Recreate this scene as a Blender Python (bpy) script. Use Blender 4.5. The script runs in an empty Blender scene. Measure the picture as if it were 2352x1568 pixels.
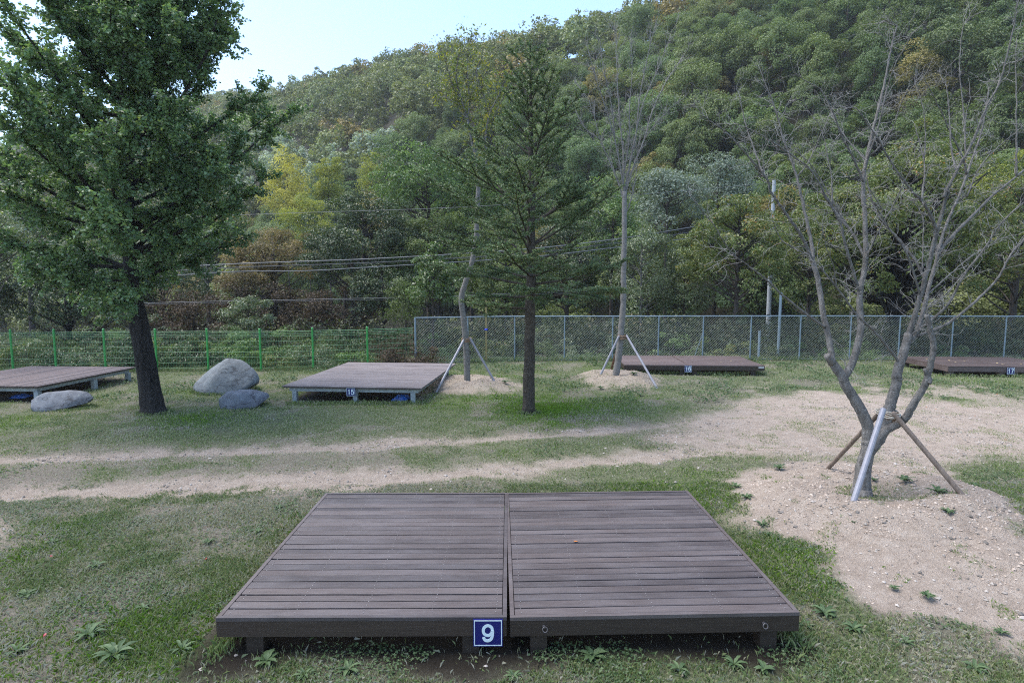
import bpy, math, random
import numpy as np
from mathutils import Vector, noise as mnoise

rng = np.random.default_rng(11)
random.seed(5)
R = math.radians
scene = bpy.context.scene
COL = scene.collection

# ------------------------------------------------------------------ camera
FPX, CX, CY, HOR = 1350.0, 1176.0, 784.0, 655.0     # reading grid 2352 x 1568
CAMH = 3.05
PITCH = math.atan((CY - HOR) / FPX)
cam_d = bpy.data.cameras.new('camera')
cam_d.sensor_width = 36.0
cam_d.lens = 36.0 * FPX / 2352.0
cam_d.clip_start = 0.05
cam_d.clip_end = 3000
cam = bpy.data.objects.new('camera', cam_d)
COL.objects.link(cam)
cam.location = (0, 0, CAMH)
cam.rotation_euler = (math.pi / 2 - PITCH, 0, 0)
scene.camera = cam

# ------------------------------------------------------------------ sky, sun, exposure
SUN_EL, SUN_AZ = R(64), R(-80)        # azimuth clockwise from +Y
world = bpy.data.worlds.new('World')
scene.world = world
world.use_nodes = True
wn = world.node_tree
wn.nodes.clear()
sky = wn.nodes.new('ShaderNodeTexSky')
sky.sky_type = 'NISHITA'
sky.sun_disc = False
sky.sun_elevation = SUN_EL
sky.sun_rotation = SUN_AZ
sky.air_density = 1.0
sky.dust_density = 1.0
sky.ozone_density = 3.0
bg = wn.nodes.new('ShaderNodeBackground')
bg.inputs['Strength'].default_value = 0.125
wo = wn.nodes.new('ShaderNodeOutputWorld')
wn.links.new(sky.outputs[0], bg.inputs['Color'])
wn.links.new(bg.outputs[0], wo.inputs['Surface'])

sun_d = bpy.data.lights.new('sun', 'SUN')
sun_d.energy = 1.8
sun_d.angle = R(42)
sun_d.color = (1.0, 0.94, 0.86)
sun = bpy.data.objects.new('sun', sun_d)
COL.objects.link(sun)
sd = Vector((math.sin(SUN_AZ) * math.cos(SUN_EL), math.cos(SUN_AZ) * math.cos(SUN_EL), math.sin(SUN_EL)))
sun.rotation_euler = sd.to_track_quat('Z', 'Y').to_euler()
sun.location = sd * 60

scene.view_settings.view_transform = 'Standard'
scene.view_settings.look = 'None'
scene.view_settings.gamma = 1.0
scene.view_settings.exposure = 1.75
scene.cycles.filter_width = 1.1
scene.cycles.use_denoising = False
scene.cycles.max_bounces = 6
scene.cycles.diffuse_bounces = 3
scene.cycles.transmission_bounces = 3

# ------------------------------------------------------------------ reading the photograph's pixels
CP, SP = math.cos(PITCH), math.sin(PITCH)

def ray(px, py):
    u, v = (px - CX) / FPX, (CY - py) / FPX
    return np.array([u, CP + v * SP, -SP + v * CP])

def at(px, py, Y):
    d = ray(px, py)
    return np.array([0, 0, CAMH]) + d * (Y / d[1])

def gp(px, py, z=0.0):
    d = ray(px, py)
    return np.array([0, 0, CAMH]) + d * ((z - CAMH) / d[2])

def project(p):
    q = np.asarray(p, float) - np.array([0, 0, CAMH])
    zc = q[..., 1] * CP - q[..., 2] * SP
    yc = q[..., 1] * SP + q[..., 2] * CP
    return CX + FPX * q[..., 0] / zc, CY - FPX * yc / zc, zc

# ------------------------------------------------------------------ helpers
TAB = np.random.default_rng(3).random((256, 256))

def vnoise(x, y, s=1.0, o=0):
    x = np.asarray(x, float) / s + o * 17.3
    y = np.asarray(y, float) / s + o * 9.1
    xi, yi = np.floor(x).astype(int), np.floor(y).astype(int)
    fx, fy = x - xi, y - yi
    fx, fy = fx * fx * (3 - 2 * fx), fy * fy * (3 - 2 * fy)
    a, b = TAB[xi & 255, yi & 255], TAB[(xi + 1) & 255, yi & 255]
    c, d = TAB[xi & 255, (yi + 1) & 255], TAB[(xi + 1) & 255, (yi + 1) & 255]
    return (a * (1 - fx) + b * fx) * (1 - fy) + (c * (1 - fx) + d * fx) * fy

def fbm(x, y, s=1.0, o=0, n=4):
    t, a, w = 0, 1.0, 0
    for k in range(n):
        t = t + a * vnoise(x, y, s / 2 ** k, o + k * 3)
        w += a
        a *= 0.55
    return t / w

def sstep(a, b, x):
    t = np.clip((np.asarray(x, float) - a) / (b - a), 0, 1)
    return t * t * (3 - 2 * t)

class MB:
    """collects chunks of vertices and faces; build() links them as ONE mesh object"""
    def __init__(s):
        s.v, s.f, s.n, s.val = [], [], 0, []
    def add(s, v, f, mi=0, val=0.5):
        v = np.asarray(v, float).reshape(-1, 3)
        f = np.asarray(f, int)
        s.v.append(v)
        s.f.append((f + s.n, mi))
        s.val.append(np.broadcast_to(np.asarray(val, float), (len(f),)))
        s.n += len(v)
    def box(s, c, h, rz=0.0, mi=0, val=0.5, M=None):
        c = np.asarray(c, float)
        p = np.array([[x, y, z] for x in (-1, 1) for y in (-1, 1) for z in (-1, 1)], float) * np.asarray(h, float)
        if rz:
            cs, sn = math.cos(rz), math.sin(rz)
            p = p @ np.array([[cs, sn, 0], [-sn, cs, 0], [0, 0, 1]])
        if M is not None:
            p = p @ np.asarray(M, float)
        s.add(p + c, [[0, 1, 3, 2], [4, 6, 7, 5], [0, 4, 5, 1], [2, 3, 7, 6], [0, 2, 6, 4], [1, 5, 7, 3]], mi, val)
    def hexa(s, p, mi=0, val=0.5):
        """8 points: 4 bottom ring, 4 top ring"""
        s.add(p, [[3, 2, 1, 0], [4, 5, 6, 7], [0, 1, 5, 4], [1, 2, 6, 5], [2, 3, 7, 6], [3, 0, 4, 7]], mi, val)
    def tube(s, pts, rad, n=6, mi=0, val=0.5, cap=True):
        pts = np.asarray(pts, float)
        m = len(pts)
        rad = np.broadcast_to(np.asarray(rad, float), (m,))
        t = np.gradient(pts, axis=0)
        t /= np.linalg.norm(t, axis=1)[:, None] + 1e-9
        ref = np.array([0, 0, 1.0]) if abs(t[:, 2]).mean() < 0.8 else np.array([1.0, 0, 0])
        a = np.cross(t, ref)
        a /= np.linalg.norm(a, axis=1)[:, None] + 1e-9
        b = np.cross(t, a)
        an = np.arange(n) * 2 * math.pi / n
        ring = pts[:, None, :] + rad[:, None, None] * (np.cos(an)[None, :, None] * a[:, None, :] + np.sin(an)[None, :, None] * b[:, None, :])
        i = np.arange(m - 1)[:, None] * n
        j = np.arange(n)[None, :]
        k = (j + 1) % n
        f = np.stack([i + j, i + k, i + n + k, i + n + j], -1).reshape(-1, 4)
        s.add(ring.reshape(-1, 3), f, mi, val)
        if cap:
            base = s.n - m * n
            for r0, fl in ((0, 1), ((m - 1) * n, 0)):
                idx = np.arange(n) + r0
                if fl:
                    idx = idx[::-1]
                tri = np.array([[idx[0], idx[q], idx[q + 1]] for q in range(1, n - 1)]) + base
                s.f.append((tri, mi))
                s.val.append(np.full(len(tri), float(val) if np.ndim(val) == 0 else 0.5))
    def arrays(s):
        return np.concatenate(s.v), s.f, s.val
    def mesh(s, name, mats, smooth=False):
        me = bpy.data.meshes.new(name)
        v = np.concatenate(s.v)
        me.vertices.add(len(v))
        me.vertices.foreach_set('co', v.astype(np.float32).ravel())
        loops = np.concatenate([f.ravel() for f, _ in s.f])
        tot = np.concatenate([np.full(len(f), f.shape[1]) for f, _ in s.f])
        mi = np.concatenate([np.full(len(f), m) for f, m in s.f])
        me.loops.add(len(loops))
        me.loops.foreach_set('vertex_index', loops.astype(np.int32))
        me.polygons.add(len(tot))
        me.polygons.foreach_set('loop_start', np.concatenate([[0], np.cumsum(tot)[:-1]]).astype(np.int32))
        me.polygons.foreach_set('material_index', mi.astype(np.int32))
        me.polygons.foreach_set('use_smooth', np.full(len(tot), bool(smooth)))
        at_ = me.attributes.new('v', 'FLOAT', 'FACE')
        at_.data.foreach_set('value', np.concatenate(s.val).astype(np.float32))
        for m in (mats if isinstance(mats, (list, tuple)) else [mats]):
            me.materials.append(m)
        me.update(calc_edges=True)
        return me
    def build(s, name, mats, parent=None, smooth=False, loc=None):
        me = s.mesh(name, mats, smooth)
        o = bpy.data.objects.new(name, me)
        COL.objects.link(o)
        if parent is not None:
            o.parent = parent
            if loc is not None:
                o.location = loc
        elif loc is not None:
            o.location = loc
        return o

def tag(o, label=None, cat=None, group=None, kind=None):
    if label: o['label'] = label
    if cat: o['category'] = cat
    if group: o['group'] = group
    if kind: o['kind'] = kind
    return o

def thing(name, label, cat, loc=(0, 0, 0), rz=0.0, group=None):
    o = bpy.data.objects.new(name, None)
    COL.objects.link(o)
    o.empty_display_size = 0.2
    o.location = tuple(float(c) for c in loc)
    o.rotation_euler = (0, 0, rz)
    return tag(o, label, cat, group)

def unit(a):
    return a / (np.linalg.norm(a, axis=-1, keepdims=True) + 1e-9)

def leaf_quads(mb, c, size, nrm, aspect=0.55, mi=0, val=None, g=rng, fold=0.12, along=None):
    """kite-shaped leaves: c (N,3), size (N,), nrm (N,3)"""
    n = len(c)
    if n == 0:
        return
    nrm = unit(nrm)
    u = g.normal(size=(n, 3)) if along is None else along + g.normal(size=(n, 3)) * 0.25
    u = unit(u - nrm * (u * nrm).sum(1)[:, None])
    w = np.cross(nrm, u)
    L = np.asarray(size)[:, None]
    mid = c + u * L * 0.05 + nrm * L * fold
    P = np.stack([c - u * L * 0.5, mid + w * L * aspect * 0.5, c + u * L * 0.5, mid - w * L * aspect * 0.5], 1)
    f = np.arange(n * 4).reshape(n, 4)
    mb.add(P.reshape(-1, 3), f, mi, g.random(n) if val is None else val)

def crm(pts, n=6):
    """Catmull-Rom through pts (any dimension)"""
    p = np.asarray(pts, float)
    if len(p) < 3:
        return p if len(p) < 2 else p[0] + (p[1] - p[0]) * np.linspace(0, 1, n + 1)[:, None]
    q = np.vstack([2 * p[0] - p[1], p, 2 * p[-1] - p[-2]])
    out = []
    for i in range(1, len(q) - 2):
        for t in np.linspace(0, 1, n, endpoint=False):
            a, b, c, d = q[i - 1], q[i], q[i + 1], q[i + 2]
            out.append(0.5 * (2 * b + (c - a) * t + (2 * a - 5 * b + 4 * c - d) * t * t + (3 * b - a - 3 * c + d) * t ** 3))
    out.append(p[-1])
    return np.array(out)

# ------------------------------------------------------------------ materials
def new_mat(name):
    m = bpy.data.materials.new(name)
    m.use_nodes = True
    nt = m.node_tree
    nt.nodes.clear()
    return m, nt, nt.nodes, nt.links

def N(nodes, t, **kw):
    n = nodes.new(t)
    for k, v in kw.items():
        setattr(n, k, v)
    return n

def ramp(nodes, stops, interp='LINEAR'):
    r = nodes.new('ShaderNodeValToRGB')
    r.color_ramp.interpolation = interp
    e = r.color_ramp.elements
    while len(e) < len(stops):
        e.new(0.5)
    for k, (p, c) in enumerate(stops):
        e[k].position = p
        e[k].color = (*c, 1) if len(c) == 3 else c
    return r

def mix(nodes, links, f, a, b, mode='MIX'):
    m = nodes.new('ShaderNodeMix')
    m.data_type = 'RGBA'
    m.blend_type = mode
    m.clamp_factor = True
    for sock, v in ((m.inputs[0], f), (m.inputs[6], a), (m.inputs[7], b)):
        if hasattr(v, 'links') or hasattr(v, 'is_linked'):
            links.new(v, sock)
        else:
            sock.default_value = v if not isinstance(v, tuple) else ((*v, 1) if len(v) == 3 else v)
    return m.outputs[2]

def noise_tex(nodes, links, scale, detail=4, rough=0.55, vec=None, stretch=None):
    t = nodes.new('ShaderNodeTexNoise')
    t.inputs['Scale'].default_value = scale
    t.inputs['Detail'].default_value = detail
    t.inputs['Roughness'].default_value = rough
    if vec is None:
        vec = nodes.new('ShaderNodeTexCoord').outputs['Object']
    if stretch is not None:
        mp = nodes.new('ShaderNodeMapping')
        mp.inputs['Scale'].default_value = stretch
        links.new(vec, mp.inputs['Vector'])
        vec = mp.outputs[0]
    links.new(vec, t.inputs['Vector'])
    return t

def leaf_mat(name, cols, trans=0.3, rough=0.5, spec=0.35, per_object=0.0, alt=None, gain=1.0):
    """leaves: a colour for every leaf out of cols, some light through the blade"""
    m, nt, nd, ln = new_mat(name)
    cols = [tuple(min(0.8, x * gain) for x in c) for c in cols]
    a = N(nd, 'ShaderNodeAttribute', attribute_name='v')
    r = ramp(nd, [(k / max(1, len(cols) - 1), c) for k, c in enumerate(cols)])
    ln.new(a.outputs['Fac'], r.inputs[0])
    col = r.outputs[0]
    if per_object:
        oi = N(nd, 'ShaderNodeObjectInfo')
        r2 = ramp(nd, [(k / (len(alt) - 1), c) for k, c in enumerate(alt)])
        ln.new(oi.outputs['Random'], r2.inputs[0])
        col = mix(nd, ln, per_object, col, r2.outputs[0])
    p = N(nd, 'ShaderNodeBsdfPrincipled')
    ln.new(col, p.inputs['Base Color'])
    p.inputs['Roughness'].default_value = rough
    p.inputs['Specular IOR Level'].default_value = spec
    tr = N(nd, 'ShaderNodeBsdfTranslucent')
    bright = mix(nd, ln, 1.0, col, (1.15, 1.25, 0.7), 'MULTIPLY')
    ln.new(bright, tr.inputs['Color'])
    mx = N(nd, 'ShaderNodeMixShader')
    mx.inputs[0].default_value = trans
    ln.new(p.outputs[0], mx.inputs[1])
    ln.new(tr.outputs[0], mx.inputs[2])
    o = N(nd, 'ShaderNodeOutputMaterial')
    ln.new(mx.outputs[0], o.inputs['Surface'])
    return m

def bark_mat(name, c1, c2, c3=None, scale=9, stretch=(1, 1, 0.25), bump=0.5, rough=0.85):
    m, nt, nd, ln = new_mat(name)
    t = noise_tex(nd, ln, scale, 6, 0.65, stretch=stretch)
    t2 = noise_tex(nd, ln, scale * 4.5, 4, 0.6, stretch=(1, 1, 0.5))
    r = ramp(nd, [(0.32, c1), (0.66, c2)])
    ln.new(t.outputs['Fac'], r.inputs[0])
    col = r.outputs[0]
    if c3:
        t3 = noise_tex(nd, ln, scale * 2.2, 5, 0.7)
        r3 = ramp(nd, [(0.6, (0, 0, 0)), (0.68, (1, 1, 1))])
        ln.new(t3.outputs['Fac'], r3.inputs[0])
        col = mix(nd, ln, r3.outputs[0], col, c3)
    p = N(nd, 'ShaderNodeBsdfPrincipled')
    ln.new(col, p.inputs['Base Color'])
    p.inputs['Roughness'].default_value = rough
    p.inputs['Specular IOR Level'].default_value = 0.25
    ad = N(nd, 'ShaderNodeMath', operation='ADD')
    ln.new(t.outputs['Fac'], ad.inputs[0]); ln.new(t2.outputs['Fac'], ad.inputs[1])
    b = N(nd, 'ShaderNodeBump')
    b.inputs['Strength'].default_value = bump
    b.inputs['Distance'].default_value = 0.03
    ln.new(ad.outputs[0], b.inputs['Height'])
    ln.new(b.outputs[0], p.inputs['Normal'])
    o = N(nd, 'ShaderNodeOutputMaterial')
    ln.new(p.outputs[0], o.inputs['Surface'])
    return m

def plain_mat(name, c, rough=0.5, metal=0.0, spec=0.5, vary=0.15, scale=12, bump=0.0):
    m, nt, nd, ln = new_mat(name)
    t = noise_tex(nd, ln, scale, 5, 0.6)
    r = ramp(nd, [(0.3, tuple(x * (1 - vary) for x in c)), (0.7, tuple(min(1, x * (1 + vary)) for x in c))])
    ln.new(t.outputs['Fac'], r.inputs[0])
    p = N(nd, 'ShaderNodeBsdfPrincipled')
    ln.new(r.outputs[0], p.inputs['Base Color'])
    p.inputs['Roughness'].default_value = rough
    p.inputs['Metallic'].default_value = metal
    p.inputs['Specular IOR Level'].default_value = spec
    if bump:
        b = N(nd, 'ShaderNodeBump')
        b.inputs['Strength'].default_value = bump
        b.inputs['Distance'].default_value = 0.02
        ln.new(t.outputs['Fac'], b.inputs['Height'])
        ln.new(b.outputs[0], p.inputs['Normal'])
    o = N(nd, 'ShaderNodeOutputMaterial')
    ln.new(p.outputs[0], o.inputs['Surface'])
    return m

def wood_mat(name, c1, c2, worn, worn_amt=0.5, rough=0.55, spec=0.5):
    """planks running along local X; every plank has its own tone"""
    m, nt, nd, ln = new_mat(name)
    tc = nd.new('ShaderNodeTexCoord').outputs['Object']
    a = N(nd, 'ShaderNodeAttribute', attribute_name='v')
    # shift the grain from plank to plank
    cmb = N(nd, 'ShaderNodeCombineXYZ')
    mul = N(nd, 'ShaderNodeMath', operation='MULTIPLY'); mul.inputs[1].default_value = 37.0
    ln.new(a.outputs['Fac'], mul.inputs[0]); ln.new(mul.outputs[0], cmb.inputs[0]); ln.new(mul.outputs[0], cmb.inputs[2])
    va = N(nd, 'ShaderNodeVectorMath', operation='ADD')
    ln.new(tc, va.inputs[0]); ln.new(cmb.outputs[0], va.inputs[1])
    g1 = noise_tex(nd, ln, 3.0, 6, 0.62, vec=va.outputs[0], stretch=(0.9, 26, 26))
    g2 = noise_tex(nd, ln, 8.0, 5, 0.7, vec=va.outputs[0], stretch=(0.5, 30, 30))
    w = noise_tex(nd, ln, 1.7, 5, 0.6, vec=va.outputs[0], stretch=(0.8, 1.6, 1.6))
    r = ramp(nd, [(0.3, c1), (0.7, c2)])
    ln.new(g1.outputs['Fac'], r.inputs[0])
    tone = ramp(nd, [(0.0, (0.62, 0.62, 0.64)), (1.0, (1.30, 1.28, 1.26))])
    ln.new(a.outputs['Fac'], tone.inputs[0])
    col = mix(nd, ln, 1.0, r.outputs[0], tone.outputs[0], 'MULTIPLY')
    wr = ramp(nd, [(0.42, (0, 0, 0)), (0.78, (worn_amt,) * 3)])
    ln.new(w.outputs['Fac'], wr.inputs[0])
    col = mix(nd, ln, wr.outputs[0], col, worn)
    cr = ramp(nd, [(0.30, (1, 1, 1)), (0.36, (0, 0, 0))])
    ln.new(g2.outputs['Fac'], cr.inputs[0])
    col = mix(nd, ln, cr.outputs[0], col, tuple(x * 0.3 for x in c1))
    p = N(nd, 'ShaderNodeBsdfPrincipled')
    ln.new(col, p.inputs['Base Color'])
    p.inputs['Roughness'].default_value = rough
    p.inputs['Specular IOR Level'].default_value = spec
    b = N(nd, 'ShaderNodeBump')
    b.inputs['Strength'].default_value = 0.25
    b.inputs['Distance'].default_value = 0.01
    ln.new(g2.outputs['Fac'], b.inputs['Height'])
    ln.new(b.outputs[0], p.inputs['Normal'])
    o = N(nd, 'ShaderNodeOutputMaterial')
    ln.new(p.outputs[0], o.inputs['Surface'])
    return m

M = {}
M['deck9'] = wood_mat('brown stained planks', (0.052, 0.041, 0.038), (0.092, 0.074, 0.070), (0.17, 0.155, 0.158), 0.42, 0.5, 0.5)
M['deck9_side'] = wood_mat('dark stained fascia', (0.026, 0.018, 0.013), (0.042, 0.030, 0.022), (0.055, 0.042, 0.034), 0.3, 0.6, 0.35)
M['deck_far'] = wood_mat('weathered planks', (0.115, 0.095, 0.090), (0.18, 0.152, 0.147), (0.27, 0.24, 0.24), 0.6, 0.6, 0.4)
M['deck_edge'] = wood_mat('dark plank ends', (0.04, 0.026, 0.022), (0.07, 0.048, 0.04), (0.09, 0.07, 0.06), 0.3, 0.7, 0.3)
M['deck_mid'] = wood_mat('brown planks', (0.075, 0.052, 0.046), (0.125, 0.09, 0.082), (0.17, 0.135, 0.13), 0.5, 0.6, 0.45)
M['steel'] = plain_mat('galvanised steel', (0.40, 0.42, 0.44), 0.45, 0.35, 0.5, 0.18, 8)
M['steel_leg'] = plain_mat('grey painted steel', (0.26, 0.29, 0.30), 0.6, 0.0, 0.4, 0.3, 9)
M['screw'] = plain_mat('screw heads', (0.30, 0.29, 0.28), 0.5, 0.3)
M['dull_steel'] = plain_mat('dull steel', (0.12, 0.11, 0.11), 0.5, 0.3)
M['wire'] = plain_mat('galvanised wire', (0.20, 0.25, 0.245), 0.5, 0.2, 0.5, 0.1)
M['rail'] = plain_mat('galvanised rail', (0.20, 0.26, 0.30), 0.5, 0.2, 0.5, 0.2)
M['green'] = plain_mat('green fence paint', (0.035, 0.30, 0.060), 0.4, 0.0, 0.5, 0.12)
M['green_wire'] = plain_mat('green coated wire', (0.10, 0.27, 0.12), 0.5, 0.0, 0.5, 0.1)
M['brass'] = plain_mat('brass coloured pole', (0.30, 0.25, 0.13), 0.35, 0.6, 0.5, 0.1)
M['blue_band'] = plain_mat('blue band', (0.02, 0.05, 0.5), 0.5)
M['sign'] = plain_mat('navy enamel', (0.010, 0.012, 0.115), 0.35, 0, 0.5, 0.06)
M['white'] = plain_mat('white lettering', (0.62, 0.72, 0.74), 0.5, 0, 0.5, 0.05)
M['tarp'] = plain_mat('blue plastic sheet', (0.015, 0.075, 0.28), 0.4, 0, 0.5, 0.4, 5, 0.4)
M['rope'] = plain_mat('pale rope', (0.45, 0.42, 0.36), 0.9, 0, 0.2, 0.2, 60, 0.4)
M['burlap'] = plain_mat('brown burlap', (0.22, 0.15, 0.10), 0.95, 0, 0.1, 0.35, 50, 0.6)
M['stake_metal'] = plain_mat('silver stake', (0.24, 0.24, 0.27), 0.5, 0.1, 0.5, 0.12, 14)
M['stake_wood'] = bark_mat('wooden stake', (0.13, 0.10, 0.08), (0.24, 0.19, 0.155), None, 14, (1, 1, 0.12), 0.3)
M['stake_brown'] = bark_mat('brown wooden stake', (0.09, 0.05, 0.03), (0.16, 0.09, 0.06), None, 14, (1, 1, 0.12), 0.3)
M['concrete'] = plain_mat('pole concrete', (0.33, 0.35, 0.36), 0.8, 0, 0.3, 0.12, 3, 0.1)
M['cable'] = plain_mat('black cable', (0.07, 0.072, 0.078), 0.6, 0, 0.4, 0.1)
M['cable_grey'] = plain_mat('grey cable', (0.15, 0.155, 0.165), 0.6, 0, 0.4, 0.1)
M['bark_dark'] = bark_mat('dark furrowed bark', (0.007, 0.0065, 0.006), (0.036, 0.032, 0.030), None, 11, (1, 1, 0.16), 1.0)
M['bark_fir'] = bark_mat('fir bark', (0.028, 0.023, 0.019), (0.080, 0.066, 0.050), (0.24, 0.23, 0.19), 16, (1, 1, 0.6), 0.8)
M['bark_grey'] = bark_mat('grey bark with lichen', (0.080, 0.074, 0.067), (0.215, 0.203, 0.188), (0.36, 0.36, 0.355), 18, (1, 1, 0.35), 0.8)
M['twig_grey'] = bark_mat('grey twigs', (0.12, 0.113, 0.106), (0.29, 0.28, 0.268), None, 14, (1, 1, 1.6), 0.1)
M['bark_pale'] = bark_mat('smooth pale bark', (0.11, 0.105, 0.098), (0.22, 0.212, 0.20), None, 14, (1, 1, 1.6), 0.35)
M['bark_mid'] = bark_mat('brown grey bark', (0.03, 0.025, 0.02), (0.085, 0.07, 0.06), None, 8, (1, 1, 0.3), 0.5)
M['cut'] = plain_mat('pale cut wood', (0.4, 0.36, 0.3), 0.8)

# ------------------------------------------------------------------ ground
def dist_poly(X, Y, pts):
    d = np.full(X.shape, 1e9)
    for (a, b) in zip(pts[:-1], pts[1:]):
        ax, ay, bx, by = a[0], a[1], b[0], b[1]
        ux, uy = bx - ax, by - ay
        t = np.clip(((X - ax) * ux + (Y - ay) * uy) / (ux * ux + uy * uy + 1e-9), 0, 1)
        d = np.minimum(d, np.hypot(X - ax - t * ux, Y - ay - t * uy))
    return d

def inside_d(X, Y, pts):
    """signed distance, positive inside"""
    d = dist_poly(X, Y, list(pts) + [pts[0]])
    ins = np.zeros(X.shape, bool)
    n = len(pts)
    for i in range(n):
        a, b = pts[i], pts[(i + 1) % n]
        c = ((a[1] > Y) != (b[1] > Y)) & (X < (b[0] - a[0]) * (Y - a[1]) / (b[1] - a[1] + 1e-12) + a[0])
        ins ^= c
    return np.where(ins, d, -d)

def G(l, z=0.0):
    return [gp(x, y, z)[:2] for x, y in l]

RUT_A = G([(-500, 1058), (0, 1052), (350, 1043), (700, 1030), (1000, 1014), (1250, 999), (1500, 978), (1650, 955), (1900, 930), (2352, 945), (2700, 960)])
RUT_B = G([(-500, 1150), (0, 1130), (400, 1118), (800, 1100), (1000, 1090), (1250, 1069), (1500, 1046), (1700, 1024), (1950, 1012), (2352, 1015)])
SAND = G([(1500, 1010), (1620, 955), (1700, 920), (1880, 897), (2000, 905), (2352, 938), (2800, 955), (2800, 1070), (2352, 1062), (2120, 1058), (1900, 1062), (1700, 1050)])
HEAP = G([(1625, 1115), (1690, 1066), (1900, 1040), (2130, 1042), (2240, 1110), (2352, 1250), (2700, 1330), (2800, 1600), (2352, 1475), (2190, 1385), (2000, 1360), (1900, 1300), (1800, 1240), (1700, 1200)], 0.12)
BARE_L = G([(-300, 1190), (0, 1185), (55, 1210), (50, 1260), (0, 1285), (-300, 1290)])
TREE_R = gp(1985, 1138, 0.12)[:2]
TREE_A = gp(1073, 874, 0.12)[:2]
TREE_B = gp(1413, 864, 0.12)[:2]
DECK9_C = np.array([0.0, 6.0])

UNDER = [[gp(*q, 0.2)[:2] for q in l] for l in (
    [(655, 905), (965, 910), (997, 845), (757, 845)], [(1434, 848), (1757, 850), (1690, 828), (1420, 828)],
    [(2178, 853), (2700, 856), (2500, 828), (2060, 828)], [(-200, 905), (86, 908), (308, 855), (110, 846), (-200, 860)])]

def mounds(x, y):
    z = 0
    r = np.hypot((x - TREE_R[0]), (y - TREE_R[1]))
    z = z + 0.22 * np.exp(-((r - 1.15) / 0.62) ** 2) * sstep(-1.1, 0.5, -(y - TREE_R[1]) + 0.3 * (x - TREE_R[0]) + 0.4) + 0.13 * np.exp(-(r / 1.5) ** 2)
    q = np.hypot((x - TREE_R[0] - 1.3) / 2.2, (y - TREE_R[1] + 1.7) / 1.6)
    z = z + 0.17 * np.exp(-q ** 2) * (0.6 + 0.8 * fbm(x, y, 0.9, 55, 3))
    for t, hh in ((TREE_A, 0.15), (TREE_B, 0.20)):
        r = np.hypot((x - t[0]) / 1.12, y - t[1])
        z = z + hh * np.exp(-((r - 0.75) / 0.5) ** 2) + 0.10 * np.exp(-(r / 0.7) ** 2)
    return z

def height(x, y):
    x = np.asarray(x, float); y = np.asarray(y, float)
    z = 0.06 * (fbm(x, y, 5.0, 2, 3) - 0.5) * sstep(2, 8, y) + 0.05 * (fbm(x, y, 0.9, 5, 3) - 0.5)
    z = z + mounds(x, y)
    z = z - 0.05 * np.exp(-(dist_poly(x, y, RUT_A) / 0.3) ** 2) - 0.05 * np.exp(-(dist_poly(x, y, RUT_B) / 0.35) ** 2)
    # the bank drops to the stream behind the fences
    z = z - 3.2 * sstep(25.5, 36, y + 0.10 * np.maximum(-x - 4, 0) * 2.0)
    return z

def hz(x, y):
    s = 0.515 * x + 0.86 * y
    a = -0.86 * x + 0.515 * y
    t = np.clip(s - 40, 0, None)
    top = 75.5 + np.clip(a - 110, -80, 170) * 0.05 + 5 * (fbm(a, s * 0, 60.0, 9, 2) - 0.5)
    z = top * (1 - np.exp(-(t / 62.0) ** 1.35)) - 3.6
    z = z + 5.0 * (fbm(x, y, 34.0, 7, 3) - 0.5) * sstep(44, 70, s)
    return z - 0.12 * np.clip(s - 150, 0, None)

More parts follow.
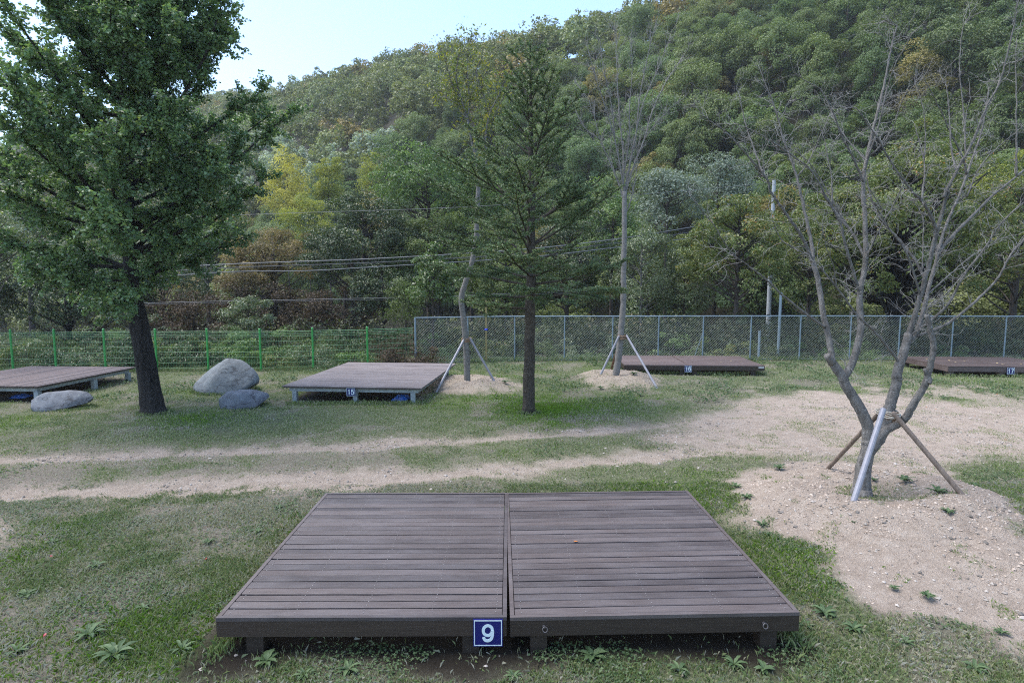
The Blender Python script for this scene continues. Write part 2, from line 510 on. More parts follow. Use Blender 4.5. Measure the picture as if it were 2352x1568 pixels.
def masks(x, y):
    n1 = fbm(x, y, 1.1, 1, 4) - 0.5
    n2 = fbm(x, y, 0.28, 4, 3) - 0.5
    dA, dB = dist_poly(x, y, RUT_A), dist_poly(x, y, RUT_B)
    m = 0.95 * (1 - sstep(-0.28, 0.20, dA - 0.34 + 0.65 * n1 + 0.40 * n2))
    m = np.maximum(m, 0.95 * (1 - sstep(-0.30, 0.22, dB - 0.48 + 0.8 * n1 + 0.42 * n2)))
    m = np.maximum(m, sstep(-0.5, 0.45, inside_d(x, y, SAND) + 1.3 * n1 + 0.4 * n2))
    m = np.maximum(m, sstep(-0.18, 0.22, inside_d(x, y, HEAP) + 1.0 * n1 + 0.55 * n2))
    m = np.maximum(m, 0.8 * sstep(-0.25, 0.25, inside_d(x, y, BARE_L) + 0.6 * n1))
    far = sstep(4, 9, x) * sstep(11, 15, y) * (1 - sstep(17, 20, y))
    m = np.maximum(m, 0.75 * far * sstep(-0.02, 0.16, n1 + 0.4 * n2))
    for t in (TREE_A, TREE_B):
        r = np.hypot((x - t[0]) / 1.12, y - t[1] + 0.1)
        m = np.maximum(m, 0.82 * (1 - sstep(0.9, 1.7, r + 1.3 * n1 + 0.8 * n2)))
    # thin grass between the ruts
    m = np.maximum(m, 0.38 * (1 - sstep(0.0, 1.3, np.minimum(dA, dB) + 1.2 * n1)))
    rb = np.hypot(x - TREE_R[0] - 0.15, y - TREE_R[1] + 0.15)
    m = m * (1 - 0.35 * (1 - sstep(0.35, 0.75, rb + 0.6 * n1)))
    dry = sstep(0.40, 0.56, fbm(x, y, 1.3, 21, 4)) * (1 - sstep(8.5, 13, y)) * sstep(-0.5, 1.0, -x - 0.6)
    dry = np.maximum(dry, 0.7 * sstep(0.50, 0.64, fbm(x, y, 0.9, 23, 4)))
    under = (1 - sstep(2.45, 2.8, np.abs(x + 0.05))) * sstep(4.18, 4.62, y + 0.6 * n1) * (1 - sstep(7.3, 7.6, y))  # bare soil beneath the front deck and just before it, shade painted in
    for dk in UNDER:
        under = np.maximum(under, sstep(-0.05, 0.3, inside_d(x, y, dk) + 0.25 * n1))  # grassless soil beneath the other decks, darkened likewise to paint their shade
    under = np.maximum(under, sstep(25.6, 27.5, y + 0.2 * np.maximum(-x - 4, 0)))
    lush = np.exp(-(((x - 0.75) / 1.0) ** 2 + ((y - 13.7) / 1.4) ** 2)) + np.exp(-(((x + 7.3) / 0.9) ** 2 + ((y - 13.2) / 0.8) ** 2))
    lush = np.clip(0.75 * lush + 0.5 * np.exp(-(((x - 0.2) / 2.2) ** 2 + ((y - 15.5) / 1.8) ** 2)) + 0.30 * sstep(0.54, 0.72, fbm(x, y, 2.2, 31, 3)), 0, 1)
    return np.clip(m, 0, 1), np.clip(dry, 0, 1), under, lush

def axis(parts):
    out = []
    for a, b, st in parts:
        out.append(np.arange(a, b, st))
    return np.unique(np.round(np.concatenate(out + [[parts[-1][1]]]), 4))

def grid_mesh(name, xs, ys, zf, mat, attrs=None, smooth=True):
    X, Y = np.meshgrid(xs, ys)
    Z = zf(X, Y)
    me = bpy.data.meshes.new(name)
    v = np.stack([X, Y, Z], -1).reshape(-1, 3)
    me.vertices.add(len(v))
    me.vertices.foreach_set('co', v.astype(np.float32).ravel())
    nx, ny = len(xs), len(ys)
    i = (np.arange(ny - 1)[:, None] * nx + np.arange(nx - 1)[None, :]).ravel()
    f = np.stack([i, i + 1, i + nx + 1, i + nx], -1)
    me.loops.add(f.size)
    me.loops.foreach_set('vertex_index', f.astype(np.int32).ravel())
    me.polygons.add(len(f))
    me.polygons.foreach_set('loop_start', (np.arange(len(f)) * 4).astype(np.int32))
    me.polygons.foreach_set('use_smooth', np.full(len(f), smooth))
    for k, fn in (attrs or {}).items():
        a = me.attributes.new(k, 'FLOAT', 'POINT')
        a.data.foreach_set('value', fn.astype(np.float32).ravel())
    me.materials.append(mat)
    me.update(calc_edges=True)
    o = bpy.data.objects.new(name, me)
    COL.objects.link(o)
    return o

def ground_mat():
    m, nt, nd, ln = new_mat('lawn and sandy soil')
    at_ = {k: N(nd, 'ShaderNodeAttribute', attribute_name=k).outputs['Fac'] for k in ('dirt', 'dry', 'under', 'lush')}
    nf = noise_tex(nd, ln, 28, 6, 0.7)
    ng = noise_tex(nd, ln, 5, 6, 0.65)
    nv = noise_tex(nd, ln, 95, 3, 0.7)
    soil = ramp(nd, [(0.3, (0.055, 0.062, 0.034)), (0.5, (0.13, 0.15, 0.078)), (0.72, (0.28, 0.285, 0.19))])
    ln.new(nf.outputs['Fac'], soil.inputs[0])
    straw = ramp(nd, [(0.3, (0.10, 0.085, 0.065)), (0.7, (0.30, 0.27, 0.22))])
    ln.new(nf.outputs['Fac'], straw.inputs[0])
    green = ramp(nd, [(0.3, (0.055, 0.085, 0.022)), (0.7, (0.15, 0.22, 0.055))])
    ln.new(nf.outputs['Fac'], green.inputs[0])
    sand = ramp(nd, [(0.25, (0.24, 0.19, 0.15)), (0.48, (0.41, 0.335, 0.270)), (0.58, (0.48, 0.405, 0.335)), (0.75, (0.58, 0.51, 0.435))])
    sm = N(nd, 'ShaderNodeMath', operation='MULTIPLY_ADD'); sm.inputs[1].default_value = 0.5; 
    ln.new(ng.outputs['Fac'], sm.inputs[0])
    h2 = N(nd, 'ShaderNodeMath', operation='MULTIPLY'); h2.inputs[1].default_value = 0.5
    ln.new(nf.outputs['Fac'], h2.inputs[0]); ln.new(h2.outputs[0], sm.inputs[2])
    ln.new(sm.outputs[0], sand.inputs[0])
    speck = ramp(nd, [(0.33, (0.35, 0.33, 0.32)), (0.43, (1, 1, 1)), (0.62, (1, 1, 1)), (0.72, (1.25, 1.25, 1.25))])
    ln.new(nv.outputs['Fac'], speck.inputs[0])
    sand2 = mix(nd, ln, 0.75, sand.outputs[0], speck.outputs[0], 'MULTIPLY')
    c = mix(nd, ln, at_['lush'], soil.outputs[0], green.outputs[0])
    c = mix(nd, ln, at_['dry'], c, straw.outputs[0])
    c = mix(nd, ln, at_['under'], c, (0.030, 0.025, 0.019))  # dark bare soil and bank floor; deck shade is put into this colour
    c = mix(nd, ln, at_['dirt'], c, sand2)
    p = N(nd, 'ShaderNodeBsdfPrincipled')
    ln.new(c, p.inputs['Base Color'])
    p.inputs['Roughness'].default_value = 0.95
    p.inputs['Specular IOR Level'].default_value = 0.125
    ad = N(nd, 'ShaderNodeMath', operation='ADD')
    ln.new(nf.outputs['Fac'], ad.inputs[0]); ln.new(nv.outputs['Fac'], ad.inputs[1])
    b = N(nd, 'ShaderNodeBump')
    b.inputs['Strength'].default_value = 0.9
    b.inputs['Distance'].default_value = 0.045
    ln.new(ad.outputs[0], b.inputs['Height']); ln.new(b.outputs[0], p.inputs['Normal'])
    o = N(nd, 'ShaderNodeOutputMaterial')
    ln.new(p.outputs[0], o.inputs['Surface'])
    return m

gx = axis([(-400, -40, 40), (-40, -18, 1.0), (-18, -7, 0.16), (-7, 9, 0.06), (9, 20, 0.16), (20, 40, 1.0), (40, 300, 40)])
gy = axis([(-60, 0, 10), (0, 3.5, 0.5), (3.5, 10.5, 0.05), (10.5, 24, 0.11), (24, 40, 0.5), (40, 80, 10)])
GX, GY = np.meshgrid(gx, gy)
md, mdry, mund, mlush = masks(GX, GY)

def ground_z(X, Y):
    z = height(X, Y)
    near = (Y > 3) & (Y < 24)
    rough = 0.045 * (fbm(X, Y, 0.22, 12, 3) - 0.5) + 0.03 * (fbm(X, Y, 0.6, 14, 3) - 0.5)
    heap = np.clip(mounds(X, Y) * 5, 0.25, 1)
    d = md if X.shape == md.shape else masks(X, Y)[0]
    clod = 0.05 * np.clip(fbm(X, Y, 0.16, 17, 2) - 0.5, 0, 1) * np.clip(mounds(X, Y) * 6, 0, 1)
    return z + np.where(near, rough * (0.35 + 1.3 * d * heap) + clod * d, 0)

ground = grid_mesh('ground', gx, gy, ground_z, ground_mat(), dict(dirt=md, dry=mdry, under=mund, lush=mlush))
tag(ground, kind='structure')

def gheight(x, y):
    return float(height(np.array([x]), np.array([y]))[0])

m, nt, nd, ln = new_mat('forest floor')
t = noise_tex(nd, ln, 1.2, 6, 0.65)
r = ramp(nd, [(0.35, (0.018, 0.016, 0.010)), (0.65, (0.045, 0.045, 0.022))])
ln.new(t.outputs['Fac'], r.inputs[0])
p = N(nd, 'ShaderNodeBsdfPrincipled'); ln.new(r.outputs[0], p.inputs['Base Color']); p.inputs['Roughness'].default_value = 0.95
o = N(nd, 'ShaderNodeOutputMaterial'); ln.new(p.outputs[0], o.inputs['Surface'])
hx = np.arange(-460, 340, 4.0)
hy = np.arange(20, 520, 4.0)
def hill_z(X, Y):
    s = 0.515 * X + 0.86 * Y
    return np.where(s < 40, -3.6 - (40 - s) * 0.12, hz(X, Y))
hill = grid_mesh('hill', hx, hy, hill_z, m)
tag(hill, kind='structure')

# ------------------------------------------------------------------ tent decks
def number_sign(par, text, c, w, h, rz=0.0, fat=0.006):
    """a small enamel plate screwed to the fascia; plane faces local -Y"""
    mb = MB()
    mb.box((0, 0, 0), (w / 2, 0.006, h / 2))
    s = mb.build('number_sign', M['sign'], par, loc=c)
    bd = MB()
    b, t = w * 0.045, w * 0.028
    W2, H2 = w / 2 - b, h / 2 - b
    for cc, hh in (((0, 0, H2), (W2 + t / 2, t / 2)), ((0, 0, -H2), (W2 + t / 2, t / 2)), ((W2, 0, 0), (t / 2, H2 - t / 2)), ((-W2, 0, 0), (t / 2, H2 - t / 2))):
        bd.box((cc[0], -0.0075, cc[2]), (hh[0], 0.0012, hh[1]))
    bd.build('border', M['white'], s)
    glyphs = {
        '9': [[(0.78, 0.62), (0.72, 0.82), (0.5, 0.92), (0.28, 0.82), (0.21, 0.64), (0.28, 0.46), (0.5, 0.37), (0.70, 0.46), (0.78, 0.62), (0.77, 0.36), (0.68, 0.16), (0.48, 0.08), (0.31, 0.13), (0.23, 0.27)]],
        '6': [[(0.22, 0.38), (0.28, 0.18), (0.5, 0.08), (0.72, 0.18), (0.79, 0.36), (0.72, 0.54), (0.5, 0.63), (0.30, 0.54), (0.22, 0.38), (0.23, 0.64), (0.32, 0.84), (0.52, 0.92), (0.69, 0.87), (0.77, 0.73)]],
        '5': [[(0.74, 0.89), (0.34, 0.89), (0.335, 0.885), (0.26, 0.50), (0.265, 0.495), (0.36, 0.57), (0.52, 0.60), (0.70, 0.52), (0.77, 0.35), (0.70, 0.16), (0.48, 0.08), (0.30, 0.13), (0.21, 0.27)]],
        '7': [[(0.20, 0.88), (0.78, 0.88), (0.785, 0.875), (0.62, 0.62), (0.50, 0.34), (0.45, 0.04)]],
        '1': [[(0.52, 0.04), (0.52, 0.94)], [(0.47, 0.82), (0.38, 0.74), (0.26, 0.71)]],
    }
    mb = MB()
    GH = h * 0.66
    GW = GH * (0.86 if len(text) == 1 else 0.78)
    adv = GW * 0.80
    th = GH * 0.155
    for ci, ch in enumerate(text):
        x0 = (ci - (len(text) - 1) / 2) * adv - GW / 2
        for st in glyphs[ch]:
            p = crm(st, 6) if ch in '96' else (np.vstack([np.array(st[:4 if ch == '5' else (2 if ch == '7' else 1)]), crm(st[(4 if ch == '5' else (2 if ch == '7' else 0)):], 6)]))
            p = p * [GW, GH] + [x0, -GH / 2]
            d = np.gradient(p, axis=0)
            d /= np.linalg.norm(d, axis=1)[:, None] + 1e-9
            nn = np.stack([-d[:, 1], d[:, 0]], -1) * th / 2
            for k in range(len(p) - 1):
                a_, b_ = p[k] - d[k] * th * 0.03, p[k + 1] + d[k + 1] * th * 0.03
                q = [a_ - nn[k], b_ - nn[k + 1], b_ + nn[k + 1], a_ + nn[k]]
                yy = -0.0090 - 0.00003 * (k + 40 * ci)
                mb.add([(u, yy, v) for u, v in q] + [(u, -0.0061, v) for u, v in q], [[0, 1, 2, 3], [7, 6, 5, 4], [0, 4, 5, 1], [1, 5, 6, 2], [2, 6, 7, 3], [3, 7, 4, 0]])
    mb.build('numeral', M['white'], s)
    return s

def deck(label, corner, rz, W, D, top, nplank, legs, mats, fascia=0.16, rim=0.035, overhang=False, group='wooden tent decks', leg_w=0.10, gapx=0.006, seed=1, hooks=(), leg_mat=None, legh=None, lift=0.0, screws=False):
    """corner = front corner (local origin) on the ground; local X along the front, Y away"""
    g = np.random.default_rng(seed)
    z0 = gheight(corner[0], corner[1])
    t = thing('tent_deck', label, 'tent deck', (corner[0], corner[1], 0), rz, group)
    top_m, side_m = mats
    pb = MB()
    x0, x1 = (rim + gapx, W - rim - gapx) if not overhang else (0, W)
    y0, y1 = (rim + gapx, D - rim - gapx) if not overhang else (0, D)
    pw = (y1 - y0) / nplank
    for k in range(nplank):
        ga = g.uniform(0.011, 0.017) if g.random() > 0.25 else g.uniform(0.018, 0.028)
        a, b = y0 + k * pw, y0 + (k + 1) * pw - ga
        th = 0.026
        dz = g.normal(0, 0.0012)
        val = g.random()
        nseg = 8
        xs = np.linspace(x0, x1, nseg + 1)
        bow = g.normal(0, 0.0022, nseg + 1) * 0.7 + np.sin(np.linspace(0, math.pi, nseg + 1)) * g.normal(0, 0.003)
        vv, ff = [], []
        c = 0.006
        prof = [(a, -th), (a, -c), (a + c, 0), (b - c, 0), (b, -c), (b, -th)]
        for i, xx in enumerate(xs):
            for (yy, zz) in prof:
                vv.append((xx, yy + bow[i], top + zz + dz + lift * xx))
        np_ = len(prof)
        for i in range(nseg):
            for j in range(np_):
                j2 = (j + 1) % np_
                ff.append((i * np_ + j, (i + 1) * np_ + j, (i + 1) * np_ + j2, i * np_ + j2))
        pb.add(vv, ff, 0, val)
        e = pb.n - len(vv)
        pb.f.append((np.array([[e + q for q in range(np_)]]), 0)); pb.val.append(np.array([val]))
        e2 = e + nseg * np_
        pb.f.append((np.array([[e2 + q for q in range(np_ - 1, -1, -1)]]), 0)); pb.val.append(np.array([val]))
    if screws:
        for k in range(nplank):
            for xx in [x0 + 0.05, x1 - 0.05] + list(np.linspace(x0, x1, 5)[1:-1]):
                for dy in (0.25, 0.72):
                    yy = y0 + (k + dy) * pw + g.normal(0, 0.004)
                    xj = xx + g.normal(0, 0.006)
                    an8 = np.arange(6) * math.pi / 3
                    pb.add(np.stack([xj + 0.0042 * np.cos(an8), yy + 0.0042 * np.sin(an8), 0 * an8 + top + 0.0045 + lift * xj], -1), [[0, 1, 2, 3, 4, 5]], 1, 0.5)
    pb.build('deck_boards', [top_m, M['screw']], t)
    def fbox(a, b):
        # box from a to b, following the lift along X
        p = []
        for zz in (a[2], b[2]):
            for (xx, yy) in ((a[0], a[1]), (b[0], a[1]), (b[0], b[1]), (a[0], b[1])):
                p.append((xx, yy, zz + lift * xx))
        return p
    if overhang:
        # steel frame beneath the boards, with the dark board ends showing
        fm = leg_mat or M['steel_leg']
        eb = MB()
        for a, b in (((0.02, 0.025, top - 0.055), (W - 0.02, 0.06, top - 0.0275)), ((0.02, D - 0.06, top - 0.055), (W - 0.02, D - 0.025, top - 0.0275)),
                     ((0.02, 0.0605, top - 0.055), (0.055, D - 0.0605, top - 0.0275)), ((W - 0.055, 0.0605, top - 0.055), (W - 0.02, D - 0.0605, top - 0.0275))):
            eb.hexa(fbox(a, b), 0, g.random())
        eb.build('edge_board', M['deck_edge'], t)
        fr = MB()
        i = 0.13
        zt, zb = top - 0.056, top - 0.16
        for a, b in (((i, i, zb), (W - i, i + 0.05, zt)), ((i, D - i - 0.05, zb), (W - i, D - i, zt)), ((i, i + 0.0505, zb), (i + 0.05, D - i - 0.0505, zt)), ((W - i - 0.05, i + 0.0505, zb), (W - i, D - i - 0.0505, zt))):
            fr.hexa(fbox(a, b))
        for yy in np.linspace(i + 0.7, D - i - 0.7, 4):
            fr.hexa(fbox((i + 0.051, yy, zb + 0.01), (W - i - 0.051, yy + 0.05, zt - 0.004)))
        fr.build('frame', fm, t)
        ztop_leg = zb - 0.001
    else:
        rb = MB()
        for a, b in (((0, 0, top - 0.030), (W, rim, top + 0.001)), ((0, D - rim, top - 0.030), (W, D, top + 0.001))):
            rb.hexa([(a[0], a[1], a[2]), (b[0], a[1], a[2] + lift * W), (b[0] - (rim if a[1] > 0.1 else 0), b[1], a[2] + lift * W), (a[0] + (rim if a[1] < 0.1 else 0) * 0, b[1], a[2])] if False else fbox(a, b), 0, g.random())
        for a, b in (((0, rim + 0.0015, top - 0.030), (rim, D - rim - 0.0015, top + 0.001)), ((W - rim, rim + 0.0015, top - 0.030), (W, D - rim - 0.0015, top + 0.001))):
            rb.hexa(fbox(a, b), 0, g.random())
        rim_o = rb.build('rim', top_m, t)
        fb = MB()
        zt, zb = top - 0.0305, top - fascia
        for a, b in (((0.002, 0.002, zb), (W - 0.002, 0.034, zt)), ((0.002, D - 0.034, zb), (W - 0.002, D - 0.002, zt)), ((0.002, 0.0345, zb), (0.034, D - 0.0345, zt)), ((W - 0.034, 0.0345, zb), (W - 0.002, D - 0.0345, zt))):
            fb.hexa(fbox(a, b), 0, g.random())
        for yy in np.linspace(0.6, D - 0.6, 4):
            fb.hexa(fbox((0.036, yy, zb + 0.02), (W - 0.036, yy + 0.04, top - 0.0285)), 0, g.random())
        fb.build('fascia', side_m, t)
        ztop_leg = zb - 0.0005
    for (lx, ly) in legs:
        lb = MB()
        cs, sn = math.cos(rz), math.sin(rz)
        wx, wy = corner[0] + lx * cs - ly * sn, corner[1] + lx * sn + ly * cs
        zg = gheight(wx, wy) - 0.06
        zt = ztop_leg + lift * lx
        lb.box((lx, ly, (zg + zt) / 2), (leg_w / 2, leg_w / 2, (zt - zg) / 2))
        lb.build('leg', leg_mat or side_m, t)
    for (hx_, hz_) in hooks:
        hb = MB()
        an = np.linspace(0, 2 * math.pi, 15)
        hb.tube([(hx_, -0.006, hz_), (hx_, 0.01, hz_)], 0.014, 8)
        tilt = 0.6
        hb.tube(np.stack([hx_ + 0.008 + 0.020 * np.cos(an), -0.018 + 0.006 * np.sin(an), hz_ - 0.016 + 0.020 * np.sin(an)], -1), 0.0038, 5)
        hb.build('eye_bolt', M['dull_steel'], t)
    return t

def rect_deck(px_front_l, px_front_r, z):
    a, b = gp(*px_front_l, z), gp(*px_front_r, z)
    d = b - a
    return a, math.atan2(d[1], d[0]), float(np.hypot(d[0], d[1]))

m9 = (M['deck9'], M['deck9_side'])
T9 = 0.33
a, rz, w = rect_deck((495, 1418.5), (1164, 1416.5), T9)
back = gp(955, 1129.5, T9)
D9 = 2.92
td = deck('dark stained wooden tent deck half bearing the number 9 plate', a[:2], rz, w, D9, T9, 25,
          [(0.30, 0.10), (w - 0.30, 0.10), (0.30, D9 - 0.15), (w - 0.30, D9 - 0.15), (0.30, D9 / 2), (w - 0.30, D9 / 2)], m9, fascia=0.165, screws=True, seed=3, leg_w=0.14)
number_sign(td, '9', (w - 0.155, -0.008, T9 - 0.128), 0.245, 0.235)
a, rz, w = rect_deck((1171.5, 1416.5), (1835, 1406), T9)
deck('dark stained wooden tent deck half with two eye bolts and an orange leaf on it', a[:2], rz * 0.8, w, D9, T9 - 0.004, 25,
     [(0.24, 0.10), (w - 0.24, 0.10), (0.24, D9 - 0.15), (w - 0.24, D9 - 0.15), (0.24, D9 / 2), (w - 0.24, D9 / 2)], m9, fascia=0.165, screws=True, seed=8, leg_w=0.14,
     hooks=((0.28, T9 - 0.085), (w - 0.30, T9 - 0.08)), lift=0.006)
DECK9_ROT = rz

mf = (M['deck_far'], M['deck_edge'])
T15 = 0.45
a, rz, w = rect_deck((648, 885.5), (969, 890.5), T15)
bl, br = gp(755, 832.5, T15), gp(997, 832.7, T15)
D15 = float(np.linalg.norm(((bl + br) / 2 - (a + gp(969, 890.5, T15)) / 2)[:2]))
td = deck('weathered grey tent deck on steel legs bearing the number 15 plate', a[:2], rz, w, D15, T15, 34,
          [(0.27, 0.16), (w / 2 + 0.05, 0.16), (w - 0.27, 0.16), (0.27, D15 - 0.2), (w - 0.27, D15 - 0.2)], mf, overhang=True, seed=15, leg_mat=M['steel_leg'], leg_w=0.11)
number_sign(td, '15', (w / 2 - 0.02, 0.02, T15 - 0.135), 0.235, 0.225, fat=0.004)
P15 = (a.copy(), rz, w, D15)

TL = 0.42
c0, c1 = gp(86, 887, TL), gp(311, 842.4, TL)
cb = gp(103, 834.4, TL)
d = c1 - c0
rzL = math.atan2(d[1], d[0])
wL = float(np.hypot(d[0], d[1]))
nrm = np.array([-math.sin(rzL), math.cos(rzL)])
dL = 3.6
deck('weathered tent deck on steel legs behind the thick tree trunk', c0[:2], rzL, wL, dL, TL, 30,
     [(0.12, 0.12), (wL * 0.56, 0.12), (wL - 0.2, 0.12), (0.12, dL - 0.2), (wL - 0.2, dL - 0.2)], (M['deck_mid'], M['deck_edge']), overhang=True, seed=21, leg_mat=M['steel_leg'], leg_w=0.12)

T16 = 0.34
mm = (M['deck_mid'], M['deck9_side'])
a, rz, w = rect_deck((1434, 837.5), (1582, 838.5), T16)
D16 = 2.75
GL = 'pairs of low tent decks by the chain link fence'
td = deck('brown tent deck half beside the staked tree, bearing the number 16 plate', a[:2], rz, w, D16, T16, 24,
          [(0.25, 0.15), (w - 0.2, 0.15), (0.25, D16 - 0.2), (w - 0.2, D16 - 0.2)], mm, fascia=0.17, seed=31, leg_w=0.14)
number_sign(td, '16', (w - 0.02, -0.009, T16 - 0.125), 0.24, 0.235, fat=0.004)
a2, rz2, w2 = rect_deck((1583.5, 838.5), (1757, 840), T16)
td = deck('brown tent deck half with a small white tag on its corner', a2[:2], rz2, w2, D16, T16, 24,
     [(0.2, 0.15), (w2 - 0.35, 0.15), (0.2, D16 - 0.2), (w2 - 0.35, D16 - 0.2)], mm, fascia=0.17, seed=32, leg_w=0.16)
mb = MB(); mb.box((w2 - 0.12, -0.004, T16 - 0.06), (0.09, 0.004, 0.026)); mb.build('tag', plain_mat('grey tag', (0.45, 0.45, 0.46), 0.5), td)

T17 = 0.36
c0, c1 = gp(2178.5, 841, T17), gp(2321, 842, T17)
d = c1 - c0
rz = math.atan2(d[1], d[0]) + 0.0
w = float(np.hypot(d[0], d[1]))
D17 = 2.75
md_ = (M['deck9_side'], M['deck9_side'])
m17 = (wood_mat('dark deck boards', (0.055, 0.038, 0.034), (0.085, 0.062, 0.056), (0.11, 0.09, 0.085), 0.4, 0.6, 0.45), M['deck_mid'])
td = deck('dark brown tent deck half bearing the number 17 plate', c0[:2], rz, w, D17, T17, 24,
          [(0.15, 0.15), (w - 0.2, 0.15), (0.15, D17 - 0.2), (w - 0.2, D17 - 0.2)], m17, fascia=0.18, seed=41, leg_w=0.16)
number_sign(td, '17', (w + 0.01, -0.009, T17 - 0.14), 0.24, 0.235, fat=0.004)
c2 = gp(2323, 842, T17)
deck('dark brown tent deck half next to the number 17 plate', c2[:2], rz, w, D17, T17, 24,
     [(0.2, 0.15), (w - 0.2, 0.15), (0.2, D17 - 0.2), (w - 0.2, D17 - 0.2)], m17, fascia=0.18, seed=42, leg_w=0.16)

# ------------------------------------------------------------------ boulders
def hull_rock(label, pts, mat, loc, rz=0, seed=0, sub=3, amp=0.02, mats=None, sm=0.34):
    import bmesh
    bm = bmesh.new()
    for p in pts:
        bm.verts.new(p)
    res = bmesh.ops.convex_hull(bm, input=bm.verts)
    gone = [e for e in res['geom_interior'] if isinstance(e, bmesh.types.BMVert)]
    bmesh.ops.delete(bm, geom=gone, context='VERTS')
    loose = [v for v in bm.verts if not v.link_faces]
    bmesh.ops.delete(bm, geom=loose, context='VERTS')
    for k in range(sub):
        bmesh.ops.subdivide_edges(bm, edges=bm.edges[:], cuts=1, use_grid_fill=True)
        bmesh.ops.smooth_vert(bm, verts=bm.verts[:], factor=sm if k < 2 else 0.4, use_axis_x=True, use_axis_y=True, use_axis_z=True)
    bm.normal_update()
    off = Vector((seed * 3.1, seed, seed * 7.7))
    for v in bm.verts:
        n = mnoise.fractal(v.co * 2.2 + off, 1.0, 2.0, 4)
        n2 = mnoise.noise(v.co * 1.1 + off)
        v.co += v.normal * (amp * n + amp * 1.2 * n2)
    me = bpy.data.meshes.new('boulder')
    bm.to_mesh(me); bm.free()
    me.polygons.foreach_set('use_smooth', np.ones(len(me.polygons), bool))
    me.materials.append(mat)
    o = bpy.data.objects.new('boulder', me)
    COL.objects.link(o)
    o.location = loc
    o.rotation_euler = (0, 0, rz)
    return tag(o, label, 'boulder', 'boulders on the lawn')

def rock_mat(name, c1, c2, dark, scale=5):
    m, nt, nd, ln = new_mat(name)
    t = noise_tex(nd, ln, scale, 8, 0.65)
    t2 = noise_tex(nd, ln, 1.6, 4, 0.55)
    t3 = noise_tex(nd, ln, 70, 4, 0.7)
    r = ramp(nd, [(0.35, c1), (0.65, c2)])
    ln.new(t.outputs['Fac'], r.inputs[0])
    r2 = ramp(nd, [(0.5, (0, 0, 0)), (0.72, (0.7, 0.7, 0.7))])
    ln.new(t2.outputs['Fac'], r2.inputs[0])
    c = mix(nd, ln, r2.outputs[0], r.outputs[0], dark)
    sp = ramp(nd, [(0.35, (0.75, 0.75, 0.75)), (0.65, (1.15, 1.15, 1.15))])
    ln.new(t3.outputs['Fac'], sp.inputs[0])
    c = mix(nd, ln, 0.8, c, sp.outputs[0], 'MULTIPLY')
    t4 = noise_tex(nd, ln, 1.3, 6, 0.5, stretch=(1, 1, 2.2))
    ck = ramp(nd, [(0.485, (0, 0, 0)), (0.5, (0.8, 0.8, 0.8)), (0.515, (0, 0, 0))])
    ln.new(t4.outputs['Fac'], ck.inputs[0])
    c = mix(nd, ln, ck.outputs[0], c, tuple(x * 0.3 for x in dark))
    t5 = noise_tex(nd, ln, 9, 6, 0.7)
    li = ramp(nd, [(0.60, (0, 0, 0)), (0.66, (0.55, 0.55, 0.55))])
    ln.new(t5.outputs['Fac'], li.inputs[0])
    c = mix(nd, ln, li.outputs[0], c, (0.30, 0.32, 0.30))
    p = N(nd, 'ShaderNodeBsdfPrincipled')
    ln.new(c, p.inputs['Base Color'])
    p.inputs['Roughness'].default_value = 0.75
    b = N(nd, 'ShaderNodeBump'); b.inputs['Strength'].default_value = 0.35; b.inputs['Distance'].default_value = 0.04
    ad = N(nd, 'ShaderNodeMath', operation='ADD')
    ln.new(t.outputs['Fac'], ad.inputs[0]); ln.new(t3.outputs['Fac'], ad.inputs[1])
    ln.new(ad.outputs[0], b.inputs['Height']); ln.new(b.outputs[0], p.inputs['Normal'])
    o = N(nd, 'ShaderNodeOutputMaterial'); ln.new(p.outputs[0], o.inputs['Surface'])
    return m

RK1 = rock_mat('pale grey granite', (0.115, 0.13, 0.14), (0.19, 0.21, 0.22), (0.08, 0.088, 0.095))
RK2 = rock_mat('blue grey stone', (0.09, 0.10, 0.12), (0.17, 0.185, 0.21), (0.055, 0.055, 0.068))
RK3 = rock_mat('dark blue grey stone', (0.085, 0.095, 0.115), (0.17, 0.185, 0.21), (0.06, 0.06, 0.07))
b1 = gp(520, 897)
hull_rock('large pale grey boulder rising to a rounded peak', [(-0.98, 0, 0.02), (-0.98, -0.1, 0.22), (-0.9, 0.35, 0.1), (-0.45, -0.55, -0.05), (0.2, -0.75, -0.08), (0.55, -0.55, 0.0), (0.98, -0.2, 0.3), (0.9, 0.35, 0.15), (0.35, 0.15, 1.05), (0.02, 0.1, 1.10), (-0.5, 0.1, 0.78), (0.75, 0.05, 0.75), (0.3, 0.7, 0.3), (-0.4, 0.6, 0.3), (0.98, -0.1, 0.5), (-0.1, -0.55, 0.45)], RK1, (b1[0], b1[1], -0.03), 0, 2, 3, 0.03)
b2 = gp(563, 934)
hull_rock('small angular grey boulder lying in front of the pale peaked one', [(-0.56, -0.2, 0.0), (-0.58, -0.22, 0.30), (-0.45, -0.3, 0.0), (-0.40, -0.1, 0.46), (0.2, 0.0, 0.50), (0.60, 0.05, 0.40), (0.64, 0.0, 0.30), (0.35, -0.35, 0.05), (-0.1, -0.42, -0.02), (-0.05, -0.3, 0.40), (-0.2, 0.4, 0.1), (0.4, 0.35, 0.2), (-0.5, 0.3, 0.2)], RK2, (b2[0], b2[1], -0.04), 0.05, 5, 3, 0.02, sm=0.12)
b3 = gp(146, 936)
